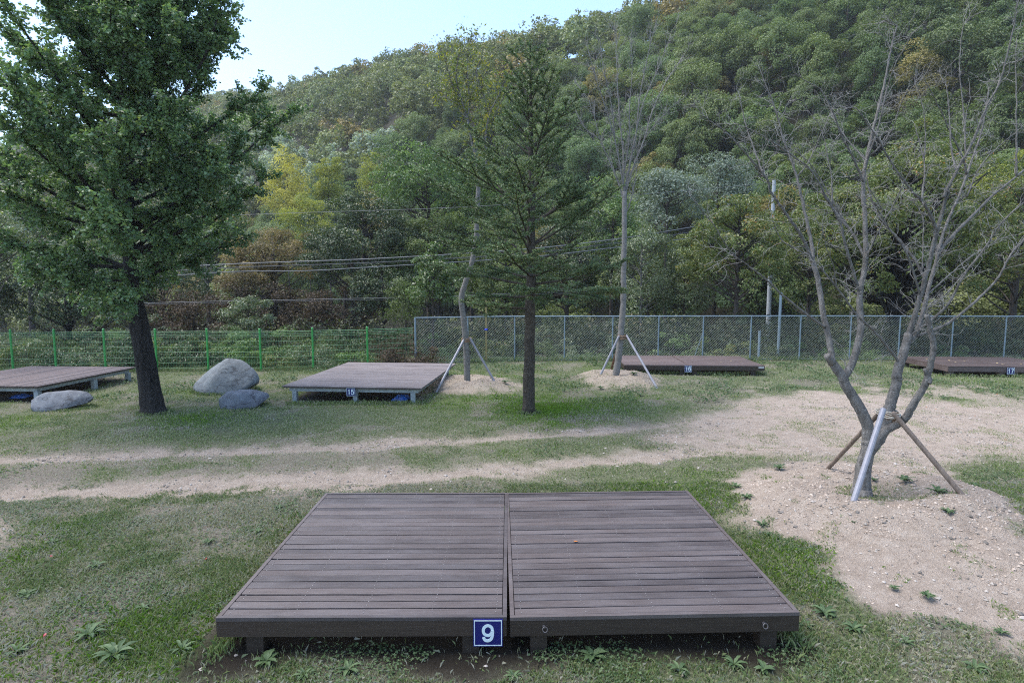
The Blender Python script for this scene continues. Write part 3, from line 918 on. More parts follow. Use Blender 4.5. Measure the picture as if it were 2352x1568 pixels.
hull_rock('long flat dark grey boulder beside the tent deck corner', [(-0.72, 0, 0.05), (-0.68, -0.15, 0.30), (-0.35, -0.1, 0.54), (0.15, 0, 0.56), (0.55, 0.05, 0.48), (0.74, 0, 0.30), (0.66, -0.15, 0.16), (0.1, -0.42, 0.02), (-0.4, -0.4, -0.02), (0.0, 0.4, 0.1), (-0.5, 0.3, 0.15), (0.5, 0.35, 0.2), (-0.6, -0.3, 0.15)], RK3, (b3[0], b3[1], -0.06), 0.1, 9, 3, 0.03, sm=0.2)

# ------------------------------------------------------------------ fences
gp_post = [(31, 765.5, 857), (130, 764, 856), (243.5, 762, 855), (361, 760.5, 853.5), (479, 758, 852), (600, 756.5, 852), (720, 754.5, 848), (845, 752, 844)]
posts = [gp(x, b)[:2] for x, t_, b in gp_post]
dlt = posts[0] - posts[1]
posts = [posts[0] + dlt * 2, posts[0] + dlt] + posts
corner = gp(955, 838)[:2]
fence = thing('wire_fence', 'green welded wire fence with round posts along the lawn', 'fence', (*posts[0], 0))
org = np.array([*posts[0], 0])
hgt = 1.50
ends = posts + [corner - (corner - posts[-1]) * 0.03]
for k, q in enumerate(posts):
    zb = gheight(*q)
    mb = MB()
    mb.tube(np.array([[*q, zb - 0.1], [*q, zb + hgt]]) - org, 0.034, 10)
    po = mb.build('post', M['green'], fence, smooth=False)
    mb = MB()
    mb.tube(np.array([[*q, zb + hgt + 0.0005], [*q, zb + hgt + 0.022], [*q, zb + hgt + 0.036]]) - org, [0.041, 0.037, 0.018], 10)
    mb.build('cap', M['green'], po)
    a_, b_ = np.array([*q, 0]), np.array([*ends[k + 1], 0])
    L = np.linalg.norm(b_ - a_)
    u = (b_ - a_) / L
    nn = np.array([-u[1], u[0], 0])
    mb = MB()
    for zz in np.arange(0.12, hgt - 0.03, 0.19):
        if zz > 1.2: continue
        mb.tube(np.array([a_ + u * 0.035 + (0, 0, zb + zz), b_ - u * 0.035 + (0, 0, zb + zz)]) - org, 0.0045, 4, cap=False)
    for zz in (1.24, 1.30, 1.36, 1.42):
        mb.tube(np.array([a_ + u * 0.035 + (0, 0, zb + zz), b_ - u * 0.035 + (0, 0, zb + zz)]) - org, 0.005 if zz < 1.4 else 0.008, 4, cap=False)
    for s_ in np.arange(0.06, L - 0.03, 0.055):
        mb.tube(np.array([a_ + u * s_ + nn * 0.006 + (0, 0, zb + 0.08), a_ + u * s_ + nn * 0.006 + (0, 0, zb + 1.43)]) - org, 0.0026, 3, cap=False)
    mb.build('wire_panel', M['green_wire'], fence)

cl_px = [955, 1075, 1182, 1296, 1406, 1511, 1613, 1722, 1835, 1950, 2062, 2183, 2304, 2425, 2546, 2667]
cl_base = lambda x: 838 - 8 * min(1, max(0, (x - 955) / 200)) - 3 * min(1, max(0, (x - 1155) / 700)) + 3 * max(0, (x - 1900) / 450)
cpost = [gp(x, cl_base(x))[:2] for x in cl_px]
cf = thing('chain_link_fence', 'grey chain link fence with pipe posts and a top rail behind the lawn', 'fence', (*cpost[0], 0))
org = np.array([*cpost[0], 0])
CH = 1.80
tops = []
for k, q in enumerate(cpost):
    mb = MB()
    r_ = 0.038 if k == 0 else 0.028
    zb = gheight(*q)
    mb.tube(np.array([[*q, zb - 0.15], [*q, CH + (0.03 if k == 0 else 0)]]) - org, r_, 10)
    mb.build('post', M['rail'], cf)
line = np.array([[*q, 0] for q in cpost])
mb = MB(); mb.tube(line + (0, 0, CH + 0.012) - org, 0.024, 8); mb.build('top_rail', M['rail'], cf)
mb = MB(); mb.tube(line + (0, 0, 0.06) - org, 0.018, 6); mb.build('bottom_rail', M['rail'], cf)
q = cpost[6]
mb = MB(); mb.tube(np.array([[q[0], q[1] + 0.0, 1.15], [q[0] - 0.25, q[1] + 0.35, 0.0]]) - org, 0.022, 8); mb.build('brace', M['rail'], cf)
# the wire itself: straight runs at 45 degrees, both ways, in each bay
mb = MB()
SPC = 0.105
for k in range(len(cpost) - 1):
    a_, b_ = line[k], line[k + 1]
    L = np.linalg.norm(b_ - a_)
    u = (b_ - a_) / L
    nn = np.array([-u[1], u[0], 0]) * -0.018
    z0, z1 = 0.04, CH - 0.01
    H = z1 - z0
    for sgn in (1, -1):
        for s0 in np.arange(-H, L, SPC):
            # s goes from s0 (bottom) to s0+H (top) for sgn=1
            lo, hi = max(0, s0), min(L, s0 + H)
            if hi - lo < 0.03: continue
            za, zb_ = z0 + (lo - s0), z0 + (hi - s0)
            if sgn < 0:
                za, zb_ = z1 - (lo - s0), z1 - (hi - s0)
            off = nn * (1.0 if sgn > 0 else 1.3)
            mb.tube(np.array([a_ + u * lo + off + (0, 0, za), a_ + u * hi + off + (0, 0, zb_)]) - org, 0.0034, 3, cap=False)
mb.build('wire_mesh', M['wire'], cf)

# thin poles near the fence
q = gp(1117, 833)
t = thing('pole', 'thin brass coloured pole with a blue band in front of the chain link fence', 'pole', (q[0], q[1], 0))
mb = MB(); mb.tube([(0, 0, -0.2), (0, 0, 2.75)], 0.033, 10); mb.build('shaft', M['brass'], t)
mb = MB(); mb.tube([(0, 0, 1.285), (0, 0, 1.30), (0, 0, 1.345), (0, 0, 1.36)], [0.05, 0.065, 0.065, 0.05], 14); mb.build('band', M['blue_band'], t)
q = gp(1786, 826)
y_ = q[1] + 0.5
q = at(1786, 826, y_)
t = tag(MB.build((lambda b: (b.tube([(0, 0, -0.3), (0.02, 0, 2.75)], 0.055, 10), b)[1])(MB()), 'pole', M['rail'], loc=(q[0], q[1], 0)), 'slim grey metal pole rising above the chain link fence', 'pole')
q = at(1742, 826, y_)
t = tag(MB.build((lambda b: (b.tube([(0, 0, -0.3), (0.0, 0, 1.15)], 0.05, 10), b)[1])(MB()), 'pole', M['rail'], loc=(q[0], q[1], 0)), 'short grey pipe post standing just behind the chain link fence', 'pole')
# ------------------------------------------------------------------ traced trees
class Traced:
    """limbs read off the photograph, each given its own depth; world coordinates"""
    def __init__(s, base_px, base_Y, seed):
        s.S = []                      # (px, py, Y, r)
        s.g = np.random.default_rng(seed)
        s.limbs = []
        s.baseY = base_Y
    def limb(s, pts, r0, r1, dY=0.0, root=False, n=7, wob=0.005):
        pts = np.asarray(pts, float)
        if root or not s.S:
            Y0 = s.baseY
        else:
            A = np.array(s.S)
            i = np.argmin(np.hypot(A[:, 0] - pts[0, 0], A[:, 1] - pts[0, 1]))
            Y0 = A[i, 2]
            if np.hypot(A[i, 0] - pts[0, 0], A[i, 1] - pts[0, 1]) < 14:
                pts = np.vstack([A[i, :2], pts[1:]]) if len(pts) > 1 else pts
        c = crm(pts, n)
        d = np.concatenate([[0], np.cumsum(np.hypot(*np.diff(c, axis=0).T))])
        f = d / d[-1]
        Y = Y0 + dY * f ** 0.9
        W = np.array([at(x, y, yy) for (x, y), yy in zip(c, Y)])
        W = W + s.g.normal(0, 1, W.shape) * wob * sstep(0.0, 0.1, f)[:, None] * 0.5
        r = (r0 + (r1 - r0) * f ** 0.7) / FPX * Y * (1.0 if root or r0 > 9.4 else 0.80)
        s.S += [(x, y, yy, rr) for (x, y), yy, rr in zip(c, Y, r)]
        s.limbs.append((W, r))
        return W, r
    def to_mesh(s, mb, origin, knob=0.0):
        for W, r in s.limbs:
            rr = r * (1 + s.g.normal(0, knob, len(r))) if knob else r
            mb.tube(W - origin, rr, 9 if r[0] > 0.03 else (7 if r[0] > 0.012 else 5))

def twig(mb, p, d, L, r, g, origin, depth=2, curl=0.5, up=0.25):
    n = 6
    pts = [np.array(p, float)]
    d = unit(np.array(d, float))
    for k in range(n):
        d = unit(d + g.normal(0, curl, 3) * 0.35 + np.array([0, 0, up * 0.25]))
        pts.append(pts[-1] + d * L / n)
    pts = np.array(pts)
    mb.tube(pts - origin, np.linspace(r, r * 0.45, n + 1), 4, cap=False)
    tips = [pts[-1]]
    if depth > 0:
        for k in range(int(g.integers(1, 4))):
            i = int(g.integers(1, n))
            sd_ = unit(unit(pts[i] - pts[i - 1]) + g.normal(0, 0.8, 3))
            tips += twig(mb, pts[i], sd_, L * g.uniform(0.35, 0.65), r * 0.65, g, origin, depth - 1, curl, up)
    return tips

C6 = lambda l: [(1564.5 + x * .3349, 437.5 + y * .3349) for x, y in l]
C5 = lambda l: [(1564.5 + x * .3349, y * .3349) for x, y in l]
C7 = lambda l: [(1881 + x * .2009, 875 + y * .2009) for x, y in l]
C4 = lambda l: [(787.5 + x * .3349, 525 + y * .3349) for x, y in l]
C3 = lambda l: [(525 + x * .3349, 87.5 + y * .3349) for x, y in l]

# --- the bare tree with three stakes on the sandy heap
zR = gheight(*TREE_R)
YR = gp(1985, 1140, zR)[1]
T = Traced(None, YR, 4)
T.limb(C7([(480, 1330), (490, 1200), (505, 1000), (545, 840), (590, 760)]), 21, 15, 0.0, True)
T.limb(C7([(545, 840), (560, 740), (562, 640), (545, 480), (430, 250), (310, 60)]) + C6([(1100, 1270), (1040, 1185)]), 15, 10, 0.1)
T.limb(C6([(1040, 1185), (1000, 1130)]), 10, 8, -0.05, n=3)
T.limb(C6([(1040, 1185), (1020, 1060), (1000, 960), (970, 830), (940, 620), (905, 500)]), 9, 7, 0.35)
T.limb(C6([(905, 500), (830, 320), (740, 190), (650, 60), (610, 0)]) + C5([(600, 1250), (560, 1190), (440, 1050), (300, 900), (180, 815), (110, 740)]), 5.5, 1.2, -0.7)
T.limb(C6([(905, 500), (895, 370), (860, 200), (815, 0)]) + C5([(790, 1200), (740, 1060), (700, 950), (660, 800), (620, 680), (580, 580), (545, 490)]), 6, 1.2, 0.6)
T.limb(C5([(560, 1190), (510, 1050), (450, 880), (415, 740), (400, 650)]), 3, 1.0, 0.4)
T.limb(C6([(880, 450), (780, 400), (690, 340), (640, 240), (620, 160)]), 2.5, 0.8, -0.4)
T.limb(C6([(980, 940), (850, 840), (700, 720), (560, 590), (440, 500), (330, 410), (220, 230), (90, 70)]), 4, 1.0, -1.0)
T.limb(C6([(1120, 1290), (1165, 1200), (1205, 1080), (1230, 950), (1225, 800), (1225, 700), (1250, 580), (1265, 470), (1262, 300), (1255, 100)]) + C5([(1250, 1400), (1250, 1230), (1275, 1080), (1320, 880), (1370, 680), (1410, 500), (1440, 330), (1480, 180)]), 9.5, 1.6, 0.5)
T.limb(C5([(1480, 180), (1440, 155), (1395, 140)]), 1.5, 0.7, 0)
T.limb(C5([(1290, 1100), (1350, 880), (1410, 620), (1470, 440), (1530, 330), (1580, 240)]), 3, 0.9, -0.3)
T.limb(C6([(1222, 700), (1180, 560), (1120, 350), (1090, 220), (1000, 60)]) + C5([(1000, 1370), (900, 1180), (780, 1080), (650, 990), (500, 900), (370, 850)]), 5, 1.2, -0.8)
T.limb(C6([(1258, 470), (1180, 300), (1080, 180), (960, 0)]) + C5([(1150, 1560), (1050, 1400), (980, 1270), (880, 1120), (780, 1030)]), 4.5, 1.2, 0.7)
T.limb(C5([(1250, 1250), (1180, 1080), (1100, 930), (1050, 790), (960, 620), (860, 560), (780, 500)]), 3.5, 1.0, -0.5)
T.limb(C5([(1270, 1100), (1150, 970), (1080, 870), (1020, 740), (960, 610)]), 2.5, 0.8, 0.5)
T.limb(C5([(1040, 1400), (1030, 1210), (1000, 1050), (960, 880), (870, 760)]), 2.5, 0.8, 0.2)
T.limb(C5([(1290, 1090), (1360, 1010), (1440, 900), (1490, 760), (1530, 660), (1600, 580)]), 2.6, 0.8, -0.4)
T.limb(C6([(1280, 470), (1330, 330), (1400, 200), (1480, 50)]) + C5([(1550, 1210), (1640, 1060)]), 3, 1.0, -0.6)
T.limb(C5([(810, 1210), (880, 1100), (960, 920), (1030, 760), (1070, 680)]), 2.2, 0.7, 0.3)
# middle limb
T.limb(C7([(575, 800), (680, 660), (760, 500), (800, 330), (850, 150), (890, 0)]) + C6([(1480, 1250), (1520, 1130), (1560, 980)]), 15, 9, 0.15)
T.limb(C6([(1550, 1000), (1610, 830), (1660, 650), (1700, 500), (1740, 330), (1790, 150), (1830, 0)]) + C5([(1800, 1350), (1900, 1150), (1960, 1050), (2040, 880), (2100, 720), (2180, 580), (2230, 400), (2290, 150), (2305, 30)]), 8, 1.4, -0.6)
T.limb(C6([(1545, 1080), (1610, 980), (1660, 820), (1705, 640), (1750, 480), (1765, 400), (1820, 230), (1900, 50)]) + C5([(1940, 1250), (2010, 1050), (2060, 900), (2090, 750), (2110, 600)]), 7.5, 1.4, 0.7)
T.limb(C6([(1775, 430), (1880, 290), (2000, 170), (2150, 20)]) + C5([(2150, 1330), (2300, 1210), (2450, 1090)]), 5.5, 2.0, 0.4)
T.limb(C6([(1560, 1000), (1700, 900), (1830, 780), (1940, 580), (2080, 400), (2200, 220), (2352, 80), (2500, -40)]), 4.5, 1.6, -0.9)
T.limb(C6([(1600, 1010), (1830, 910), (2050, 730), (2180, 590), (2260, 440), (2352, 340), (2480, 230)]), 5, 2.0, -0.2)
T.limb(C6([(1690, 720), (1850, 570), (1980, 460), (2150, 350), (2250, 240)]), 2.6, 0.8, 0.6)
T.limb(C6([(1680, 820), (1780, 740), (1930, 580), (2060, 420)]), 2.2, 0.8, 0.9)
T.limb(C6([(1670, 600), (1600, 470), (1480, 320), (1350, 170), (1290, 0)]) + C5([(1270, 1200)]), 4.5, 1.6, 0.5)
T.limb(C6([(1625, 720), (1590, 550), (1530, 400), (1420, 250), (1320, 80)]) + C5([(1380, 1440), (1290, 1290)]), 3.5, 1.2, -0.5)
T.limb(C6([(1470, 1170), (1400, 1050), (1320, 960), (1255, 900), (1200, 845), (1070, 670), (945, 515)]), 4.0, 2.2, -0.35)
T.limb(C6([(1070, 670), (1040, 500), (1000, 400), (975, 290)]), 2.2, 0.8, -0.2)
T.limb(C6([(1745, 290), (1700, 150), (1640, 60)]) + C5([(1650, 1380), (1560, 1280), (1450, 1130), (1350, 950), (1290, 870), (1210, 750), (1140, 740)]), 5, 1.2, -0.6)
T.limb(C5([(1650, 1380), (1670, 1150), (1640, 1000), (1600, 850)]), 3, 1.0, 0.3)
T.limb(C5([(1660, 1100), (1675, 900), (1650, 700), (1610, 590)]), 2.2, 0.8, 0.3)
T.limb(C5([(1885, 1180), (1850, 1000), (1840, 800), (1820, 600), (1790, 540)]), 3, 0.9, 0.4)
T.limb(C5([(1945, 1200), (1930, 1080), (1850, 920), (1790, 780), (1720, 640), (1660, 530)]), 3.2, 0.9, -0.5)
T.limb(C5([(1950, 1060), (1940, 800), (1910, 500), (1915, 350), (1930, 200), (1985, 95)]), 2.6, 0.8, 0.3)
T.limb(C5([(2300, 1210), (2300, 1000), (2300, 700), (2295, 400), (2300, 280)]), 3, 0.9, 0.1)
T.limb(C5([(1960, 1350), (2030, 1180), (2100, 1080), (2230, 960), (2330, 880)]), 2.2, 0.7, 0.5)
T.limb(C6([(1650, 560), (1660, 350), (1655, 180), (1590, 70)]), 2.2, 0.8, 0.4)
# outer limb
T.limb(C7([(620, 760), (740, 580), (900, 490), (990, 420), (1060, 300), (1150, 150), (1215, 40)]) + C6([(1690, 1270), (1720, 1150), (1730, 1060), (1710, 960), (1685, 850)]), 11, 5.5, -0.3)
T.limb(C6([(1685, 850), (1700, 790), (1790, 720)]), 2.5, 1.0, -0.1)
T.limb(C6([(1690, 1270), (1705, 1300), (1700, 1320)]), 8, 6, -0.03, n=3)
T.limb(C6([(1690, 1270), (1665, 1225)]), 6, 5, -0.03, n=3)
og = np.array([TREE_R[0], TREE_R[1], zR - 0.05])
t_bare = thing('bare_tree', 'leafless grey barked tree with many limbs rising from the sandy heap', 'tree', og)
mb = MB()
T.to_mesh(mb, og, 0.025)
W0, r0 = T.limbs[0]
mb.tube(np.vstack([W0[0] - (0, 0, 0.2), W0[0] + (0, 0, 0.03), W0[0] + (0.005, 0, 0.14)]) - og, [r0[0] * 1.5, r0[0] * 1.22, r0[0] * 1.0], 10)
mb.build('trunk', M['bark_grey'], t_bare, smooth=True)
mb = MB()
g = np.random.default_rng(77)
for W, r in T.limbs[3:]:
    n = len(W)
    if r[-1] > 0.016 or n < 8: continue
    for i in range(2, n):
        f = i / n
        if g.random() < 0.30 + 0.5 * f * f:
            d = unit(W[i] - W[i - 1])
            twig(mb, W[i], d * 0.7 + g.normal(0, 0.75, 3), g.uniform(0.14, 0.55) * (1.15 - 0.3 * f), max(0.0022, min(0.0042, r[i] * 0.4)), g, og, 2, 0.9)
    twig(mb, W[-1], W[-1] - W[-2], 0.3, 0.003, g, og, 2, 0.9)
mb.build('twigs', M['twig_grey'], t_bare, smooth=True)

def stake(par, a, b, r, mat, og):
    mb = MB()
    a, b = np.array(a), np.array(b)
    d = unit(b - a)
    mb.tube(np.array([a, a + d * 0.01, b, b + d * 0.12]) - og, [r * 0.8, r, r * 1.04, r * 1.04], 12)
    return mb.build('stake', mat, par, smooth=False)

tieY = YR - 0.10
tie = at(2034, 942, tieY)
st = thing('tree_stakes', 'tripod of one silver and two wooden stakes tied round the bare tree', 'tree stakes', (tie[0], tie[1], 0))
so = np.array([tie[0], tie[1], 0])
foot = gp(1961, 1156, 0.30)
stake(st, at(2029.5, 938, YR - 0.22), (foot[0], foot[1], gheight(foot[0], foot[1])), 0.036, M['stake_metal'], so)
foot = gp(2206, 1163, 0.24)
stake(st, at(2050, 946, YR - 0.12), (foot[0], foot[1], gheight(foot[0], foot[1])), 0.030, M['stake_wood'], so)
foot = gp(1899, 1075, 0.10)
stake(st, at(2022, 946, YR + 0.06), (foot[0], foot[1], gheight(foot[0], foot[1])), 0.030, M['stake_wood'], so)
mb = MB()
an = np.linspace(0, 2 * math.pi, 17)
for k in range(4):
    c = at(2040, 944 + k * 3.0, YR + 0.03)
    mb.tube(np.stack([c[0] + 0.125 * np.cos(an), c[1] + 0.17 * np.sin(an), c[2] + 0.014 * np.sin(an * 2 + k)], -1) - so, 0.0075, 5)
mb.build('rope', M['rope'], st)
mb = MB()
c = at(2039, 963, YR + 0.07)
q = [(-0.10, 0.08, 0.11), (-0.07, -0.09, 0.12), (0.09, -0.09, 0.11), (0.11, 0.08, 0.10), (-0.085, 0.08, -0.05), (-0.05, -0.085, -0.07), (0.09, -0.085, -0.11), (0.095, 0.08, -0.06)]
mb.hexa([(c - so + np.array(v_)) for v_ in (q[4], q[5], q[6], q[7], q[0], q[1], q[2], q[3])][::1])
mb.build('burlap_wrap', M['burlap'], st)

# --- staked tree with a few yellowing leaves
LV = {}
LV['yellowgreen'] = leaf_mat('yellowing leaves', [(0.08, 0.12, 0.03), (0.17, 0.21, 0.05), (0.32, 0.28, 0.05)], 0.4)
YA = gp(1073, 876, gheight(*TREE_A))[1]
A = Traced(None, YA, 9)
A.limb([(1073, 882)] + C4([(850, 900), (840, 740), (825, 600), (813, 480), (840, 370), (880, 250), (908, 130), (922, 30)]) + C3([(1690, 1450), (1700, 1350), (1708, 1150), (1714, 1000)]), 8, 5.0, -0.3, True, wob=0.006)
A.limb(C3([(1714, 1000), (1700, 850), (1665, 700), (1640, 560), (1600, 430), (1560, 260), (1590, 80)]), 5.0, 1.1, 0.3)
A.limb(C3([(1720, 960), (1770, 840), (1760, 700), (1790, 520), (1850, 400), (1890, 300)]), 4.4, 1.0, -0.4)
A.limb(C3([(1700, 800), (1720, 700), (1780, 560), (1760, 420), (1700, 250), (1740, 130)]), 2.6, 0.8, 0.5)
A.limb(C3([(1640, 560), (1650, 430), (1640, 250), (1640, 120), (1660, 20)]), 2.0, 0.6, 0.2)
A.limb(C3([(1600, 430), (1540, 330), (1500, 200), (1480, 110)]), 1.8, 0.6, -0.2)
A.limb(C3([(1720, 700), (1790, 600), (1850, 480), (1900, 380)]), 1.8, 0.6, 0.3)
A.limb(C3([(1640, 560), (1530, 430), (1460, 380)]), 1.6, 0.6, 0.3)
oA = np.array([TREE_A[0], YA, gheight(*TREE_A) - 0.05])
tA = thing('young_tree', 'slender staked tree with a crooked pale trunk and sparse yellowing leaves', 'tree', oA)
mb = MB(); A.to_mesh(mb, oA, 0.04); mb.build('trunk', M['bark_pale'], tA, smooth=True)
g = np.random.default_rng(31)
mb, lb = MB(), MB()
for W, r in A.limbs[1:]:
    for i in range(2, len(W)):
        for _ in range(2):
            if g.random() < 0.75:
                tips = twig(mb, W[i], unit(W[i] - W[i - 1]) + g.normal(0, 0.6, 3), g.uniform(0.25, 0.6), 0.005, g, oA, 1, 0.5)
                for tp in tips:
                    n = int(g.integers(1, 5))
                    c = tp + g.normal(0, 0.10, (n, 3)) - oA
                    leaf_quads(lb, c, g.uniform(0.07, 0.12, n), g.normal(0, 1, (n, 3)) + (0, 0, 0.5), 0.5, g=g)
mb.build('twigs', M['bark_mid'], tA, smooth=True)
lb.build('leaves', LV['yellowgreen'], tA)

# --- bare upright staked tree
YB = gp(1413, 866, gheight(*TREE_B))[1]
B = Traced(None, YB, 19)
B.limb([(1413, 872)] + C4([(1888, 900), (1905, 740), (1917, 600), (1926, 470), (1926, 250), (1932, 60)]) + [(1434, 500), (1435, 440)], 8.6, 5.2, 0.2, True, wob=0.008)
for l, a, b, dy in (
    ([(1435, 445), (1424, 380), (1412, 320), (1395, 260), (1372, 190), (1352, 120)], 3.2, 0.7, -0.6),
    ([(1435, 430), (1432, 360), (1424, 280), (1418, 190), (1416, 100), (1412, 60)], 3.0, 0.7, 0.5),
    ([(1436, 440), (1448, 370), (1462, 300), (1470, 220), (1490, 120), (1505, 60)], 3.4, 0.7, -0.4),
    ([(1437, 450), (1456, 380), (1480, 320), (1500, 250), (1535, 180), (1570, 130)], 3.0, 0.7, 0.6),
    ([(1434, 470), (1420, 420), (1400, 370), (1378, 320), (1360, 250), (1330, 200)], 2.6, 0.6, 0.3),
    ([(1436, 400), (1444, 330), (1446, 250), (1452, 160), (1450, 90)], 2.4, 0.6, 0.1),
    ([(1462, 300), (1480, 230), (1515, 150), (1540, 80)], 1.8, 0.5, 0.3),
    ([(1412, 320), (1404, 240), (1385, 150), (1378, 90)], 1.8, 0.5, -0.3),
    ([(1480, 320), (1510, 280), (1560, 230)], 1.5, 0.5, -0.3),
    ([(1378, 320), (1340, 290), (1310, 220)], 1.4, 0.5, 0.3),
    ([(1436, 500), (1452, 450), (1462, 390), (1466, 330)], 2.0, 0.6, 0.4)):
    B.limb(l, a, b, dy)
oB = np.array([TREE_B[0], YB, gheight(*TREE_B) - 0.05])
tB = thing('young_tree', 'leafless staked tree with a straight pale trunk and upright branches', 'tree', oB)
mb = MB(); B.to_mesh(mb, oB, 0.04); mb.build('trunk', M['bark_pale'], tB, smooth=True)
mb = MB()
g = np.random.default_rng(41)
for W, r in B.limbs[1:]:
    for i in range(2, len(W)):
        for _ in range(2):
            if g.random() < 0.62:
                twig(mb, W[i], unit(W[i] - W[i - 1]) * 1.2 + g.normal(0, 0.5, 3), g.uniform(0.25, 0.75), 0.006, g, oB, 2, 0.5)
mb.build('twigs', M['twig_grey'], tB, smooth=True)

def tripod(label, tie_px, Y, feet, mats, group='stakes round the young trees'):
    c = at(*tie_px, Y)
    t = thing('tree_stakes', label, 'tree stakes', (c[0], c[1], 0), 0, group)
    o_ = np.array([c[0], c[1], 0])
    for (a, b, dy, mt) in feet:
        f = gp(*b, 0.12)
        f[1] += 0; f[2] = gheight(f[0], f[1]) - 0.04
        stake(t, at(*a, Y + dy), f, 0.034, mt, o_)
    mb = MB()
    for k in range(3):
        cc = at(tie_px[0], tie_px[1] + 3 * k, Y)
        mb.tube(np.stack([cc[0] + 0.15 * np.cos(an), cc[1] + 0.15 * np.sin(an), cc[2] + 0.01 * np.sin(an * 2 + k)], -1) - o_, 0.018, 5)
    mb.build('rope', M['burlap'], t)
    return t
tripod('two silver stakes tied round the crooked young tree', (1072, 777), YA, (((1066, 779), (1000, 892), -0.1, M['stake_metal']), ((1079, 776), (1137, 878), -0.1, M['stake_metal'])), None)
tripod('silver stakes and one brown stake tied round the straight young tree', (1430, 771), YB, (((1422, 771), (1378, 868), -0.1, M['stake_metal']), ((1439, 770), (1511, 882), -0.1, M['stake_metal']), ((1424, 780), (1401, 850), 0.1, M['stake_brown'])), None)

# ------------------------------------------------------------------ fir tree
LV['fir'] = leaf_mat('fir needles', [(0.018, 0.034, 0.016), (0.036, 0.062, 0.028), (0.068, 0.100, 0.048), (0.070, 0.070, 0.034)], 0.25, 0.5, 0.4, gain=2.3)
def make_fir():
    b0 = gp(1214, 950)
    og = np.array([b0[0], b0[1], gheight(b0[0], b0[1]) - 0.05])
    t = thing('fir_tree', 'dark green fir tree with a straight lichen flecked trunk standing mid lawn', 'tree', og)
    g = np.random.default_rng(52)
    H = 8.35
    zz = np.linspace(0, H, 40)
    r = np.interp(zz, [0, 0.1, 0.5, 1.5, 4, 7, H], [0.19, 0.165, 0.145, 0.13, 0.10, 0.045, 0.008])
    px = np.stack([0.06 * np.sin(zz * 0.5) * zz / H + 0.006 * zz, 0.03 * np.sin(zz * 0.7), zz], -1)
    px[:, :2] += g.normal(0, 0.006, (40, 2))
    mb = MB()
    mb.tube(px, r * (1 + g.normal(0, 0.025, 40)), 14)
    br = MB()
    C, Nn, Al, Sz = [], [], [], []
    def needles(p, dens, ln_):
        d = np.diff(p, axis=0)
        L = np.linalg.norm(d, axis=1)
        n = max(3, int(dens * L.sum()))
        k = g.choice(len(L), n, p=L / L.sum())
        f = g.random(n)[:, None]
        pos = p[k] + d[k] * f
        u = unit(d[k])
        side = unit(np.cross(u, g.normal(0, 1, (n, 3))))
        side[:, 2] = side[:, 2] * 0.6 + 0.25
        side = unit(side)
        al = unit(u * g.uniform(0.35, 0.8, n)[:, None] + side)
        nn = unit(np.cross(al, g.normal(0, 1, (n, 3))) + np.array([0, 0, 0.6]))
        l_ = ln_ * g.uniform(0.7, 1.25, n)
        C.append(pos + al * l_[:, None] * 0.45); Nn.append(nn); Al.append(al); Sz.append(l_)
    def shoot(p0, d0, L, r_, depth, rise, nz, dens=265):
        n = max(4, int(L / 0.16))
        pts = [p0]
        d = d0
        for k in range(n):
            f = k / n
            d = unit(d + np.array([0, 0, rise / n]) + g.normal(0, 0.035, 3))
            pts.append(pts[-1] + d * L / n)
        pts = np.array(pts)
        rr = np.linspace(r_, max(0.004, r_ * 0.22), n + 1)
        br.tube(pts, rr, 5 if depth == 0 else 3, cap=False)
        st = 0.32 if depth == 0 else 0.0
        if depth == 0:
            needles(pts[int(n * 0.45):], dens, 0.055)
        else:
            needles(pts, dens, 0.06)
        if depth < 2:
            step = 0.15 if depth == 0 else 0.11
            pos = np.arange(max(st * L, 0.22), L, step)
            s = 1
            for q in pos:
                i = min(n - 1, int(q / L * n))
                f = q / L
                ax = unit(pts[i + 1] - pts[i])
                sd_ = unit(np.cross(ax, np.array([0, 0, 1.0])) * s + g.normal(0, 0.16, 3))
                s = -s
                dd = unit(ax * g.uniform(0.75, 1.1) + sd_ * 0.95 + np.array([0, 0, g.uniform(-0.08, 0.16)]))
                l2 = (L - q) * (0.55 if depth == 0 else 0.5) * g.uniform(0.7, 1.15) + 0.10
                l2 = min(l2, 1.15 if depth == 0 else 0.42)
                if g.random() < 0.9:
                    shoot(pts[i], dd, l2, r_ * 0.4, depth + 1, rise * 0.4, nz, dens)
    z = 2.72
    phase = 0.4
    Lz = lambda z: np.interp(z, [2.7, 3.2, 3.8, 4.6, 5.4, 6.2, 7.0, 7.8, 8.5, 8.95], [2.9, 2.7, 3.0, 2.7, 1.95, 1.4, 1.05, 0.8, 0.5, 0.25])
    while z < 8.2:
        nb = 6 if z < 7.3 else 5
        for k in range(nb):
            ang = phase + k * 2 * math.pi / nb + g.normal(0, 0.30)
            L = Lz(z) * g.uniform(0.5, 1.2)
            if g.random() < 0.08: continue
            el = np.interp(z, [2.7, 3.2, 3.9, 5, 7, 8.8], [0.02, 0.12, 0.40, 0.52, 0.75, 1.0]) + g.normal(0, 0.07)
            d = np.array([math.cos(ang) * math.cos(el), math.sin(ang) * math.cos(el), math.sin(el)])
            zi = z + g.uniform(-0.20, 0.20)
            i = int(np.clip(zi / H * 39, 0, 38))
            shoot(px[i] * [1, 1, 0] + [0, 0, zi], d, L, np.interp(z, [2.7, 6, 8.8], [0.034, 0.024, 0.010]), 0, np.interp(z, [2.7, 4, 7], [0.10, 0.05, 0.12]), 0)
        phase += 0.75
        z += np.interp(z, [2.7, 5, 8.7], [0.47, 0.47, 0.30])
    shoot(np.array([px[-1][0], px[-1][1], H - 0.35]), np.array([0, 0, 1.0]), 0.5, 0.008, 1, 0, 0)
    br.build('branches', M['bark_fir'], t, smooth=True)
